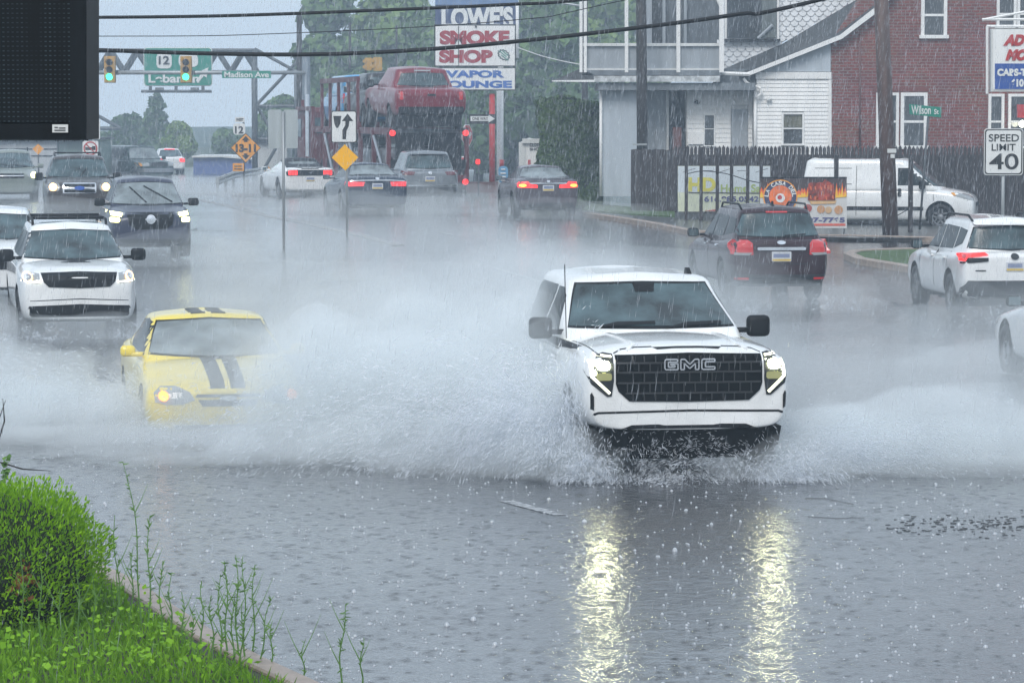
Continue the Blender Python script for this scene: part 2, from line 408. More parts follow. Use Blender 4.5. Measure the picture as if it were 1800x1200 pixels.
P(T, 'tag', 'F', rrect(-.03, 1.57, .03, 1.66), M['lens'], .012, rim=.004)
for p0, p1 in (((-.72, 1.415), (-.10, 1.365)), ((-.02, 1.42), (.62, 1.375))):
    P(T, 'wiper', 'F', [(p0[0], p0[1]+.012), (p0[0], p0[1]-.012), ((p0[0]*.4+p1[0]*.6), p0[1]*.6+p1[1]*.4-.01), p1, ((p0[0]*.4+p1[0]*.6), p0[1]*.6+p1[1]*.4+.025)], M['black'], .035, rim=.02)
sides(T, 'side_window', [(.86, 1.33), (.08, 1.34), (.08, 1.74), (.28, 1.74), (.48, 1.66)], M['glass'])
sides(T, 'side_window', [(-.02, 1.34), (-1.05, 1.36), (-1.15, 1.70), (-.95, 1.75), (-.02, 1.75)], M['glass'])
for y0 in (.03, -1.2): sides(T, 'door_seam', line((y0, .55), (y0, 1.30), .012), M['black'], .003)
sides(T, 'door_seam', line((1.16, .6), (1.10, 1.25), .012), M['black'], .003)
for y0 in (.22, -1.02): sides(T, 'door_handle', rrect(y0-.02, 1.12, y0+.18, 1.165), wp, .03)
# grille
gr = [(-.715, 1.225), (0, 1.245), (.715, 1.225), (.715, .95), (.69, .88), (.585, .785), (0, .775), (-.585, .785), (-.69, .88), (-.715, .95)]
G0 = P(T, 'grille', 'F', gr, mat('grille_black', (.004, .005, .006), .5, spec=.08), .012)
mesh_g = mat('grille_mesh', (.05, .052, .055), .35, .5)
for z in (.86, .96, 1.06, 1.15):
    w_ = .70 if z > .9 else .62
    P(T, 'grille_bar', 'F', [(-w_, z-.008), (w_, z-.008), (w_, z+.008), (-w_, z+.008)], mesh_g, .028, parent=G0, grid=.2)
for r_ in range(5):
    z0 = (.79, .87, .97, 1.07, 1.16)[r_]; z1 = (.85, .95, 1.05, 1.14, 1.215)[r_]
    for k in range(13):
        x = -.66+k*.11+(.055 if r_ % 2 else 0)
        if abs(x) < (.56 if r_ == 0 else .66): P(T, 'grille_bar', 'F', [(x-.005, z0), (x+.005, z0), (x+.005, z1), (x-.005, z1)], mesh_g, .022, parent=G0, grid=.3)
# emblem letters on the grille: outlined capitals
def letters(c, strokes, x0, z0, s, mt, off, parent, w):
    for p, q in strokes:
        P(c, 'emblem', 'F', line((x0+p[0]*s, z0+p[1]*s), (x0+q[0]*s, z0+q[1]*s), w), mt, off, parent=parent, grid=.2, rim=.006)
emb = mat('emblem_grey', (.55, .57, .60), .25, .7)
Gs = [((1.25, 1), (.1, 1)), ((.1, 1), (0, .85)), ((0, .85), (0, .15)), ((0, .15), (.1, 0)), ((.1, 0), (1.3, 0)), ((1.3, 0), (1.3, .58)), ((1.3, .58), (.62, .58)), ((.62, .58), (.62, .42)), ((.62, .42), (1.0, .42)), ((1.0, .42), (1.0, .25)), ((1, .25), (.35, .25)), ((.35, .25), (.35, .75)), ((.35, .75), (1.25, .75)), ((1.25, .75), (1.25, 1))]
Ms = [((0, 0), (0, 1)), ((0, 1), (.4, 1)), ((.4, 1), (.9, .5)), ((.9, .5), (1.4, 1)), ((1.4, 1), (1.8, 1)), ((1.8, 1), (1.8, 0)), ((1.8, 0), (1.45, 0)), ((1.45, 0), (1.45, .6)), ((1.45, .6), (.9, .1)), ((.9, .1), (.35, .6)), ((.35, .6), (.35, 0)), ((.35, 0), (0, 0))]
Cs = [((1.3, 1), (.1, 1)), ((.1, 1), (0, .85)), ((0, .85), (0, .15)), ((0, .15), (.1, 0)), ((.1, 0), (1.3, 0)), ((1.3, 0), (1.3, .25)), ((1.3, .25), (.35, .25)), ((.35, .25), (.35, .75)), ((.35, .75), (1.3, .75)), ((1.3, .75), (1.3, 1))]
# the nose faces the camera, so the car's +X is on the picture's left
for S_, off_ in ((Gs, -.245), (Ms, -.09), (Cs, .115)):
    letters(T, [((-p[0], p[1]), (-q[0], q[1])) for p, q in S_], -off_, 1.085, .098, emb, .034, G0, .013)
for s in (1, -1):
    for p0, p1 in (((.72, 1.237), (.64, 1.272)), ((.64, 1.272), (.50, 1.290)), ((.50, 1.290), (.34, 1.296)), ((.95, 1.262), (.90, 1.30))):
        P(T, 'hood_seam', 'F', line((s*p0[0], p0[1]), (s*p1[0], p1[1]), .009), M['trim'], .003, rim=.002)
    for p0, p1 in (((.60, 1.22), (.585, 1.262)),): P(T, 'hood_seam', 'F', line((s*p0[0], p0[1]), (s*p1[0], p1[1]), .007), M['trim'], .003, rim=.002)
# headlamp units
for s in (1, -1):
    m_ = (lambda q: q) if s > 0 else mir
    hl = P(T, 'headlight', 'F', m_([(.735, 1.235), (.985, 1.265), (1.012, 1.20), (.99, 1.05), (.95, .95), (.80, .83), (.755, .835), (.735, .98)]), M['trim'], .010)
    for p0, p1, w_ in (((.75, 1.212), (.955, 1.226), .018), ((.945, 1.222), (.938, 1.01), .026), ((.94, 1.018), (.775, .862), .024)):
        P(T, 'running_lamp', 'F', m_(line(p0, p1, w_)), M['drl'], .024, parent=hl)
    P(T, 'lamp', 'F', m_(rrect(.775, 1.085, .895, 1.17, .03)), M['head'], .022, parent=hl, grid=.2)
    P(T, 'lens', 'F', m_(rrect(.755, .985, .90, 1.055, .02)), M['heady'] if 0 else mat('lens_yellowish', (.17, .17, .08), .2, emit=(1, 1, .4), es=.12), .020, parent=hl)
    P(T, 'fog_vent', 'F', m_([(.925, .70), (.955, .71), (.958, .85), (.945, .87), (.925, .83)]), M['black'], .012)
P(T, 'bumper_groove', 'F', [(-.955, .61), (-.925, .672), (-.88, .685), (0, .70), (.88, .685), (.925, .672), (.955, .61), (.945, .60), (.915, .650), (.88, .665), (0, .68), (-.88, .665), (-.915, .650), (-.945, .60)], M['black'], .004, rim=.004)
P(T, 'lower_grille', 'F', [(-.86, .485), (-.70, .50), (-.56, .555), (-.3, .56), (-.24, .55), (.24, .55), (.3, .56), (.56, .555), (.70, .50), (.86, .485)], M['black'], .010)
obj('air_dam', prism([(-.93, .52), (.93, .52), (.90, .34), (.68, .22), (-.68, .22), (-.90, .34)], 2.50, 2.84), mat('grille_black', (0, 0, 0)), T.root)
obj('skid_plate', boxes([((0, 2.35, .36), (1.75, .28, .22))]), M['black'], T.root)
P(T, 'hood_badge', 'F', [(-.34, 1.293), (-.30, 1.275), (-.13, 1.285), (.13, 1.285), (.30, 1.275), (.34, 1.293), (.1, 1.30), (-.1, 1.30)], M['black'], .01)
for s in (1, -1):
    P(T, 'hood_seam', 'T', [(s*.85, 2.80), (s*.872, 2.6), (s*.872, 1.35), (s*.862, 1.35), (s*.862, 2.6), (s*.84, 2.80)], M['trim'], .002, rim=.002)
    P(T, 'hood_crease', 'T', [(s*.60, 2.82), (s*.52, 2.70), (s*.56, 1.5), (s*.52, 1.5), (s*.485, 2.70), (s*.56, 2.83)], wp, .016, rim=.02)
b = bmesh.new(); prism([(-.12, -.03), (.14, -.03), (-.02, .055), (-.07, .055)], -.022, .022, b, 'X')
f_ = obj('roof_antenna', b, M['black'], T.root); f_.location = (-.58, .05, 1.86)
obj('aerial', tubes([([(.93, 1.35, 1.28), (.945, 1.33, 2.02)], .005)]), M['black'], T.root)

# ---- 2 yellow coupe -----------------------------------------------------------------
yp = paint('yellow', (.80, .62, .045), .28)
lx, ly, lz = place(402, 34.0, 191, 2.28)
C = car('coupe', 'yellow two-door coupe with dark bonnet stripes half hidden behind the spray', 'car', (lx, ly, -.19), R(191), yp, 4.57, 1.80, 1.41, zb=.2, hoodf=.82, cowl=.98, cowl_y=.95, belt=.93, deck=1.0, tailz=1.0,
        roof_f=.1, roof_r=-.95, gl_r=-1.75, wb=.92, wt=.74, rt=.32, nose=1.12, mirrors=(.6, 1.02, (.17, .12, .13), yp))
windscreen(C, .985, 1.335, .74, .59, mat('pale_glass', (.16, .19, .20), .12, coat=.4, var=.5, vs=3))
sides(C, 'side_window', [(.72, .98), (-.75, 1.0), (-1.0, 1.10), (-.75, 1.30), (-.2, 1.34), (.15, 1.30)], M['glass'])
for s in (1, -1):
    m_ = (lambda q: q) if s > 0 else mir
    hl = P(C, 'headlight', 'F', m_([(.36, .60), (.42, .69), (.56, .75), (.72, .745), (.80, .68), (.79, .58), (.68, .55), (.5, .55)]), M['lens'], .012)
    P(C, 'turn_lamp', 'F', m_(circ(.70, .645, .055)), M['amber'], .035, parent=hl, grid=.2)
    P(C, 'bonnet_stripe', 'T', m_([(.035, .95), (.20, .95), (.19, 2.24), (.03, 2.24)]), M['trim'], .004, rim=.003)
    P(C, 'roof_stripe', 'T', m_([(.035, .05), (.20, .05), (.20, -1.0), (.035, -1.0)]), M['trim'], .004, rim=.003)
P(C, 'grille', 'F', [(-.34, .66), (.34, .66), (.36, .63), (-.36, .63)], M['black'], .012)
P(C, 'grille', 'F', [(-.33, .60), (.33, .60), (.28, .53), (-.28, .53)], M['black'], .012)
P(C, 'badge', 'F', [(-.09, .605), (-.03, .605), (-.03, .59), (.03, .59), (.03, .605), (.09, .605), (.09, .63), (.03, .63), (.03, .645), (-.03, .645), (-.03, .63), (-.09, .63)], M['chrome'], .03, rim=.02)
P(C, 'lower_grille', 'F', [(-.6, .33), (.6, .33), (.55, .24), (-.55, .24)], M['black'], .012)

# ---- 3 white suv with roof rails -----------------------------------------------------
lx, ly, lz = place(141, 49.3, 191.5, 2.55)
D = car('suv', 'white SUV with black grille, black roof rails and warm headlights in the left lane', 'car', (lx, ly, lz-.03), R(191.5), wp, 5.1, 1.93, 1.76, zb=.24, hoodf=1.10, cowl=1.20, cowl_y=1.10, belt=1.15, tailz=1.25, deck=1.2,
        roof_f=.35, roof_r=-2.0, gl_r=-2.4, wb=.89, wt=.68, rt=.38, mirrors=(.8, 1.25, (.24, .14, .2), M['black']))
windscreen(D, 1.205, 1.63, .82, .62)
sides(D, 'side_window', [(.85, 1.22), (.0, 1.22), (.0, 1.60), (.35, 1.60), (.55, 1.54)], M['glass'])
sides(D, 'side_window', [(-.08, 1.22), (-1.05, 1.23), (-1.1, 1.60), (-.08, 1.61)], M['glass'])
sides(D, 'side_window', [(-1.15, 1.24), (-1.95, 1.27), (-1.8, 1.58), (-1.2, 1.60)], M['glass'])
P(D, 'grille', 'F', [(-.60, 1.04), (0, 1.06), (.60, 1.04), (.56, .90), (.48, .82), (0, .80), (-.48, .82), (-.56, .90)], M['black'], .012)
for s in (1, -1):
    m_ = (lambda q: q) if s > 0 else mir
    hl = P(D, 'headlight', 'F', m_([(.62, 1.03), (.90, 1.06), (.93, 1.0), (.90, .90), (.62, .88)]), M['lens'], .012)
    P(D, 'lamp', 'F', m_(circ(.80, .975, .075)), M['headw'], .035, parent=hl, grid=.3)
    P(D, 'running_lamp', 'F', m_([(.60, .885), (.90, .90), (.90, .925), (.60, .905)]), M['drl'], .022, parent=hl)
P(D, 'hood_scoop', 'F', [(-.24, 1.165), (.24, 1.165), (.20, 1.19), (-.20, 1.19)], M['black'], .02)
P(D, 'lower_grille', 'F', [(-.84, .42), (-.78, .52), (0, .55), (.78, .52), (.84, .42), (.75, .35), (-.75, .35)], M['black'], .010)
P(D, 'bumper_groove', 'F', [(-.9, .60), (0, .64), (.9, .60), (.9, .59), (0, .625), (-.9, .59)], M['trim'], .004, rim=.004)
P(D, 'sunroof', 'T', rrect(-.47, -.35, .47, .12, .05), M['glass'], .006)
for s in (1, -1): obj('roof_rail', tubes([([(s*.60, .15, 1.70), (s*.60, .0, 1.80), (s*.58, -1.6, 1.82), (s*.58, -1.8, 1.72)], .022)]), M['black'], D.root, smooth=True)
obj('roof_rail', tubes([([(-.6, -.35, 1.81), (.6, -.35, 1.81)], .025), ([(-.58, -1.3, 1.83), (.58, -1.3, 1.83)], .025)]), M['black'], D.root, smooth=True)

# ---- 4 white crossover behind it -------------------------------------------------------
lx, ly, lz = place(-12, 56.5, 188, 2.3)
E = car('crossover', 'white crossover cut by the left edge of the photo behind the white SUV', 'car', (lx, ly, lz), R(188), wp, 4.6, 1.85, 1.64, hoodf=1.0, cowl=1.12, cowl_y=1.0, belt=1.06, tailz=1.1, roof_f=.25, roof_r=-1.7, gl_r=-2.1, rt=.35, mirrors=(.7, 1.12, (.2, .12, .16), wp))
windscreen(E, 1.11, 1.53, .77, .58)
sides(E, 'side_window', [(.75, 1.12), (-1.6, 1.16), (-1.5, 1.48), (.2, 1.5)], M['glass'])
P(E, 'grille', 'F', [(-.5, .95), (.5, .95), (.4, .6), (-.4, .6)], M['black'], .012)
P(E, 'headlight', 'F', [(.55, .92), (.88, .95), (.86, .83), (.55, .82)], M['lens'], both=True)

# ---- 5 dark blue crossover with bright lamps -----------------------------------------------
np_ = paint('navy', (.035, .042, .075), .28)
lx, ly, lz = place(266, 67.3, 190, 2.3)
N = car('crossover', 'dark blue crossover with glaring yellow-white headlights and round grille badge in the oncoming lane', 'car', (lx, ly, lz), R(190), np_, 4.65, 1.84, 1.70, zb=.22, hoodf=1.02, cowl=1.13, cowl_y=1.05, belt=1.08, tailz=1.15, roof_f=.35, roof_r=-1.75, gl_r=-2.15, wb=.89, wt=.68, rt=.36,
        mirrors=(.78, 1.17, (.24, .13, .17), M['black']))
windscreen(N, 1.13, 1.585, .79, .60, mat('pale_glass', (.16, .19, .20), .12, coat=.4, var=.5, vs=3))
wipers(N, [((-.62, 1.15+.0), (-.22, 1.48)), ((-.12, 1.15), (.30, 1.52))][:0])
for p0, p1 in (((-.55, 1.18), (.05, 1.52)), ((.02, 1.17), (.36, 1.50))):
    P(N, 'wiper', 'F', line(p0, p1, .03), M['black'], .03, rim=.015)
P(N, 'grille', 'F', [(-.52, .99), (.52, .99), (.46, .72), (.30, .62), (-.30, .62), (-.46, .72)], M['black'], .012)
P(N, 'badge', 'F', [(.10*math.cos(t*PI/8), .84+.10*math.sin(t*PI/8)) for t in range(17)]+[(.07*math.cos(t*PI/8), .84+.07*math.sin(t*PI/8)) for t in range(16, -1, -1)], M['chrome'], .03, grid=.3)
P(N, 'badge', 'F', rrect(-.12, .825, .12, .855, .01), M['chrome'], .034, grid=.3)
for s in (1, -1):
    m_ = (lambda q: q) if s > 0 else mir
    hl = P(N, 'headlight', 'F', m_([(.54, .98), (.90, 1.03), (.90, .93), (.56, .92)]), M['lens'], .012)
    P(N, 'lamp', 'F', m_([(.60, .975), (.89, 1.01), (.89, .93), (.62, .90)]), M['heady'], .03, parent=hl)
    P(N, 'fog_lamp', 'F', m_(rrect(.66, .78, .86, .88, .03)), M['heady'], .02)
    sides(N, 'side_window', [(.8, 1.15), (-1.6, 1.18), (-1.5, 1.52), (.25, 1.54)], M['glass']) if s > 0 else None
P(N, 'lower_grille', 'F', [(-.7, .42), (.7, .42), (.6, .32), (-.6, .32)], M['black'], .010)

# ---- 6 dark suv with amber lamps and chrome grille ------------------------------------------
bp = paint('brownblack', (.045, .038, .038), .3)
lx, ly, lz = place(141, 79, 189, 2.2)
X = car('suv', 'boxy dark SUV with amber headlights and chrome bar grille', 'car', (lx, ly, lz+.05), R(189), bp, 4.45, 1.80, 1.74, zb=.28, hoodf=1.12, cowl=1.20, cowl_y=1.0, belt=1.14, tailz=1.2, roof_f=.45, roof_r=-1.9, gl_r=-2.12, wb=.91, wt=.74, rt=.36, bow=.10,
        mirrors=(.72, 1.2, (.22, .12, .2), M['black']))
windscreen(X, 1.19, 1.63, .78, .64)
P(X, 'wiper', 'F', line((-.05, 1.22), (-.22, 1.42), .03), M['black'], .03)
sides(X, 'side_window', [(.7, 1.2), (-1.8, 1.22), (-1.75, 1.6), (.35, 1.6)], M['glass'])
g = P(X, 'grille', 'F', rrect(-.42, .80, .42, 1.07, .04), M['chrome'], .014)
for z0, z1 in ((.825, .90), (.965, 1.04)): P(X, 'grille_bar', 'F', rrect(-.38, z0, .38, z1, .01), M['black'], .02, parent=g)
P(X, 'badge', 'F', circ(0, .935, .13, .055), M['blue'], .03)
for s in (1, -1):
    m_ = (lambda q: q) if s > 0 else mir
    hl = P(X, 'headlight', 'F', m_(rrect(.50, .86, .82, 1.06, .05)), M['lens'], .012)
    P(X, 'lamp', 'F', m_(circ(.66, .96, .10)), M['headw'], .035, parent=hl)
    obj('roof_rail', tubes([([(s*.58, .1, 1.70), (s*.58, -.1, 1.79), (s*.58, -1.6, 1.79), (s*.58, -1.8, 1.70)], .02)]), M['black'], X.root)
obj('roof_rail', tubes([([(-.58, -.3, 1.79), (.58, -.3, 1.79)], .02)]), M['black'], X.root)

# ---- 7 grey-green wagon far left ---------------------------------------------------------
gp = paint('sage', (.20, .23, .21), .3)
lx, ly, lz = place(22, 104, 190, 2.3)
S = car('wagon', 'grey-green wagon under the dark billboard with yellow headlights', 'car', (lx, ly, lz-.05), R(190), gp, 4.6, 1.80, 1.68, zb=.22, hoodf=.98, cowl=1.1, cowl_y=1.05, belt=1.06, tailz=1.1, roof_f=.35, roof_r=-1.8, gl_r=-2.15, rt=.34, wt=.7, mirrors=(.75, 1.15, (.2, .12, .15), gp))
windscreen(S, 1.11, 1.56, .77, .60)
for p0, p1 in (((-.55, 1.14), (.05, 1.2)), ((-.05, 1.13), (.5, 1.25))): P(S, 'wiper', 'F', line(p0, p1, .03), M['black'], .03)
P(S, 'grille', 'F', rrect(-.4, .76, .4, .92, .03), M['black'], .012)
P(S, 'grille_bar', 'F', rrect(-.4, .83, .4, .86, .01), M['chrome'], .02)
for s in (1, -1):
    m_ = (lambda q: q) if s > 0 else mir
    hl = P(S, 'headlight', 'F', m_(rrect(.5, .80, .86, .96, .05)), M['lens'], .012)
    P(S, 'lamp', 'F', m_(circ(.72, .87, .10)), M['heady'], .022, parent=hl)
    obj('roof_rail', tubes([([(s*.56, .1, 1.62), (s*.57, -.1, 1.74), (s*.57, -1.5, 1.74)], .02)]), M['black'], S.root)

# ---- 8 dark green full-size suv, three-quarter view ---------------------------------------
dg = paint('darkgreen', (.02, .045, .045), .25)
q = G(250, 322)
B = car('suv', 'dark green full-size SUV with silver bumper turning behind the other cars', 'car', ((243-900)/FPX*160, 160, 0), R(211), dg, 5.2, 1.98, 1.92, zb=.36, hoodf=1.16, cowl=1.26, cowl_y=1.0, belt=1.2, tailz=1.22, roof_f=.5, roof_r=-2.35, gl_r=-2.55, wb=.92, wt=.76, rt=.40, bow=.08, mirrors=(.85, 1.3, (.2, .12, .2), dg))
windscreen(B, 1.27, 1.80, .84, .68, mat('pale_glass', (0, 0, 0)))
sides(B, 'side_window', [(.72, 1.28), (-.25, 1.28), (-.25, 1.74), (.42, 1.74)], M['glass'])
sides(B, 'side_window', [(-.35, 1.28), (-1.3, 1.28), (-1.3, 1.74), (-.35, 1.74)], M['glass'])
sides(B, 'side_window', [(-1.4, 1.28), (-2.3, 1.3), (-2.2, 1.72), (-1.4, 1.74)], M['glass'])
P(B, 'grille', 'F', rrect(-.44, .88, .44, 1.10, .04), M['black'], .012)
P(B, 'bumper', 'F', rrect(-.96, .60, .96, .80, .05), M['alloy'], .05)
P(B, 'bumper', 'R', rrect(2.2, .62, 2.55, .79, .03), M['alloy'], .03); P(B, 'bumper', 'L', rrect(2.2, .62, 2.55, .79, .03), M['alloy'], .03)
for s in (1, -1):
    m_ = (lambda q: q) if s > 0 else mir
    hl = P(B, 'headlight', 'F', m_(rrect(.52, .90, .84, 1.08, .03)), M['lens'], .012)
    P(B, 'turn_lamp', 'F', m_(rrect(.85, .90, .94, 1.07, .02)), M['orange'], .014)
sides(B, 'arch_trim', [(q_[0], q_[1]) for q_ in [(1.68+.53*math.cos(t*PI/10), .42+.53*math.sin(t*PI/10)) for t in range(11)]+[(1.68+.47*math.cos(t*PI/10), .42+.47*math.sin(t*PI/10)) for t in range(10, -1, -1)]], M['alloy'], .01)

# ---- 9 two cars beyond, going away --------------------------------------------------------
for px, Y, lab, mp_, nm in ((301, 185, 'small white car beyond the green SUV showing one red tail light', wp, 'sedan'), (68, 165, 'distant grey car beyond the billboard with a red lamp line over its rear window', paint('grey', (.2, .22, .24), .3), 'hatchback')):
    lx, ly, lz = place(px, Y, 12, 2.2, True)
    o = car(nm, lab, 'car', (lx, ly, lz), R(12), mp_, 4.4, 1.76, 1.5, hoodf=.85, cowl=.98, belt=.95, tailz=1.0, roof_f=.1, roof_r=-1.3, gl_r=-1.9, rt=.32)
    windscreen(o, 1.03, 1.40, .66, .52, view='B', name='rear_window')
    P(o, 'tail_light', 'B', rrect(.5, .70, .85, .92, .03), M['brake'], .02, both=True)
    P(o, 'stop_lamp', 'B', rrect(-.3, 1.42, .3, 1.46, .01), M['brake'], .02)
    plate(o, 'B', .6)

# ---- 10 white coupe with vertical tail lamps ------------------------------------------------
lx, ly, lz = place(546, 108, 16, 2.39, True)
U = car('convertible', 'white convertible with black soft top and triple-bar tail lights beside the car carrier', 'car', (lx, ly, lz-.05), R(16), wp, 4.78, 1.92, 1.38, hoodf=.85, cowl=.98, belt=.93, deck=1.0, tailz=1.08, cowl_y=.8, roof_f=.0, roof_r=-1.0, gl_r=-1.65, wb=.84, wt=.6, rt=.34, mirrors=(.5, 1.0, (.18, .12, .13), wp))
P(U, 'soft_top', 'T', [(-.58, -.1), (.58, -.1), (.66, -1.62), (-.66, -1.62)], M['trim'], .02)
windscreen(U, 1.06, 1.27, .56, .5, mat('pale_glass', (0, 0, 0)), view='B', name='rear_window', off=.035)
P(U, 'tail_panel', 'B', [(-.86, 1.00), (.86, 1.00), (.82, .80), (-.82, .80)], M['black'], .012)
for s in (1, -1):
    for k in range(3): P(U, 'tail_light', 'B', rrect(s*(.50+k*.11)-.045, .815, s*(.50+k*.11)+.045, .985, .02), M['brake'], .03, grid=.3)
P(U, 'emblem', 'B', [(-.10, .92), (-.02, .93), (.10, .95), (.05, .89), (0, .87), (-.04, .89)], M['chrome'], .03)
plate(U, 'B', .68)
P(U, 'spoiler', 'B', rrect(-.3, 1.03, .3, 1.05, .01), M['trim'], .02)

# ---- 11 dark blue sedan ---------------------------------------------------------------------
ap = paint('blue_black', (.018, .03, .055), .25)
lx, ly, lz = place(664, 89, 12, 2.45, True)
A_ = car('sedan', 'dark blue sedan with wide dull red tail lights behind the yellow diamond sign', 'car', (lx, ly, lz-.05), R(12), ap, 4.9, 1.86, 1.48, hoodf=.88, cowl=1.02, belt=.98, deck=1.08, tailz=1.12, cowl_y=.85, roof_f=.05, roof_r=-1.1, gl_r=-1.85, wb=.86, wt=.63, rt=.34, mirrors=(.55, 1.05, (.2, .12, .14), ap))
windscreen(A_, 1.12, 1.41, .66, .53, mat('pale_glass', (0, 0, 0)), view='B', name='rear_window')
P(A_, 'trim_bar', 'B', [(-.78, 1.0), (-.4, 1.02), (.4, 1.02), (.78, 1.0), (.78, .975), (.4, .995), (-.4, .995), (-.78, .975)], M['chrome'], .03)
for s in (1, -1):
    m_ = (lambda q: q) if s > 0 else mir
    P(A_, 'tail_light', 'B', m_([(.36, .96), (.88, .975), (.90, .86), (.80, .83), (.40, .84)]), mat('tail_dim', (.5, .02, .03), .2, coat=.6, emit=(1, .05, .06), es=.55), .02)
sides(A_, 'side_window', [(.5, 1.05), (-1.4, 1.1), (-1.0, 1.36), (.0, 1.37)], M['glass'])
plate(A_, 'B', .84); P(A_, 'emblem', 'B', circ(0, 1.06, .06, .035), M['chrome'], .02)

# ---- 12 silver suv ----------------------------------------------------------------------------
sp = paint('silver', (.22, .245, .27), .25, .3)
lx, ly, lz = place(756, 96.5, 9, 2.25, True)
V = car('suv', 'silver SUV driving away close behind the car carrier', 'car', (lx, ly, lz), R(9), sp, 4.6, 1.86, 1.70, zb=.25, hoodf=.98, cowl=1.1, belt=1.05, tailz=1.12, roof_f=.25, roof_r=-1.8, gl_r=-2.15, rt=.36, wt=.7, mirrors=(.7, 1.12, (.2, .12, .16), sp))
windscreen(V, 1.17, 1.55, .74, .60, view='B', name='rear_window')
P(V, 'spoiler', 'B', rrect(-.6, 1.60, .6, 1.65, .02), sp, .10)
P(V, 'tail_light', 'B', [(.46, 1.06), (.88, 1.10), (.90, .97), (.52, .95)], mat('tail_dark', (.12, .015, .02), .2, coat=.6), .02, both=True)
P(V, 'bumper_trim', 'B', rrect(-.9, .62, .9, .66, .01), M['chrome'], .03)
P(V, 'lower_bumper', 'B', [(-.9, .58), (.9, .58), (.85, .30), (-.85, .30)], M['trim'], .015)
P(V, 'emblem', 'B', circ(0, 1.03, .06), M['chrome'], .02); plate(V, 'B', .84)

# ---- 13 grey sedan, brake lights on -------------------------------------------------------------
cp = paint('plumgrey', (.085, .075, .09), .25)
lx, ly, lz = place(964, 85.5, 8, 2.28, True)
K = car('sedan', 'dark grey sedan braking with glowing red and orange tail lights near the hedge', 'car', (lx, ly, lz), R(8), cp, 4.56, 1.77, 1.42, hoodf=.88, cowl=1.02, belt=.96, deck=1.05, tailz=1.08, cowl_y=.95, roof_f=.15, roof_r=-1.1, gl_r=-1.75, wb=.87, wt=.64, rt=.33, mirrors=(.68, 1.04, (.19, .12, .14), cp))
windscreen(K, 1.09, 1.35, .66, .52, mat('pale_glass', (0, 0, 0)), view='B', name='rear_window')
P(K, 'spoiler', 'B', [(-.62, 1.10), (.62, 1.10), (.60, 1.07), (-.60, 1.07)], cp, .06)
P(K, 'trim_bar', 'B', rrect(-.5, .935, .5, .96, .01), M['chrome'], .03)
for s in (1, -1):
    m_ = (lambda q: q) if s > 0 else mir
    tl = P(K, 'tail_light', 'B', m_([(.30, .90), (.50, .93), (.56, 1.0), (.80, .985), (.85, .92), (.82, .83), (.30, .82)]), M['brake'], .015)
    P(K, 'turn_lamp', 'B', m_(circ(.70, .89, .10, .04)), M['brakehot'], .03, parent=tl)
sides(K, 'side_window', [(.62, 1.03), (-1.35, 1.08), (-1.0, 1.32), (.1, 1.33)], M['glass'])
plate(K, 'B', .82); P(K, 'emblem', 'B', circ(0, 1.0, .05, .03), M['chrome'], .02)
P(K, 'lower_bumper', 'B', [(-.7, .42), (.7, .42), (.65, .25), (-.65, .25)], M['trim'], .012)

# ---- 14 maroon suv --------------------------------------------------------------------------
kp = paint('maroon', (.028, .009, .014), .25)
lx, ly, lz = place(1373, 57, 7.5, 2.34, True)
Q = car('suv', 'maroon SUV driving away with large red tail lights and chrome tailgate bar', 'car', (lx, ly, lz-.03), R(7.5), kp, 4.69, 1.885, 1.72, zb=.28, hoodf=1.0, cowl=1.12, belt=1.06, tailz=1.16, deck=1.1, cowl_y=1.1, roof_f=.3, roof_r=-1.85, gl_r=-2.17, wb=.90, wt=.715, rt=.365, nose=1.06, mirrors=(.80, 1.16, (.22, .14, .17), M['black']))
windscreen(Q, 1.185, 1.60, .79, .62, view='B', name='rear_window')
P(Q, 'stop_lamp', 'B', rrect(-.2, 1.612, .2, 1.64, .01), M['lensred'], .03)
sides(Q, 'side_window', [(.82, 1.13), (-.1, 1.15), (-.1, 1.54), (.25, 1.54)], M['glass'])
sides(Q, 'side_window', [(-.17, 1.15), (-1.1, 1.18), (-1.1, 1.54), (-.17, 1.55)], M['glass'])
sides(Q, 'side_window', [(-1.2, 1.19), (-1.85, 1.26), (-1.7, 1.50), (-1.2, 1.54)], M['glass'])
for y0 in (-.13, -1.2, .95): sides(Q, 'door_seam', line((y0, .45), (y0+.02, 1.1), .014), M['black'], .003)
for y0 in (.05, -1.0): sides(Q, 'door_handle', rrect(y0-.02, .98, y0+.18, 1.02), M['chrome'], .03)
for s in (1, -1):
    m_ = (lambda q: q) if s > 0 else mir
    tl = P(Q, 'tail_light', 'B', m_([(.53, 1.07), (.60, 1.13), (.87, 1.14), (.93, 1.06), (.93, .88), (.52, .86)]), M['lensred'], .018)
    P(Q, 'tail_light_lens', 'B', m_([(.54, .90), (.92, .905), (.92, .865), (.60, .85)]), M['lens'], .026, parent=tl)
    P(Q, 'reflector', 'B', m_(rrect(.60, .41, .84, .45, .01)), M['lensred'], .02)
    obj('roof_rail', tubes([([(s*.62, .1, 1.66), (s*.63, -.1, 1.76), (s*.62, -1.5, 1.76), (s*.61, -1.7, 1.67)], .02)]), M['black'], Q.root, smooth=True)
P(Q, 'trim_bar', 'B', rrect(-.45, .945, .45, 1.0, .02), M['chrome'], .035)
P(Q, 'emblem', 'B', circ(0, 1.085, .08, .035), M['chrome'], .02)
plate(Q, 'B', .83, .36, .18)
P(Q, 'tailgate_seam', 'B', [(-.47, .70), (.47, .70), (.50, .72), (.50, .71), (.47, .685), (-.47, .685), (-.50, .71), (-.50, .72)], M['black'], .004, rim=.003)
P(Q, 'lower_bumper', 'B', [(-.88, .50), (.88, .50), (.84, .28), (-.84, .28)], M['trim'], .015)
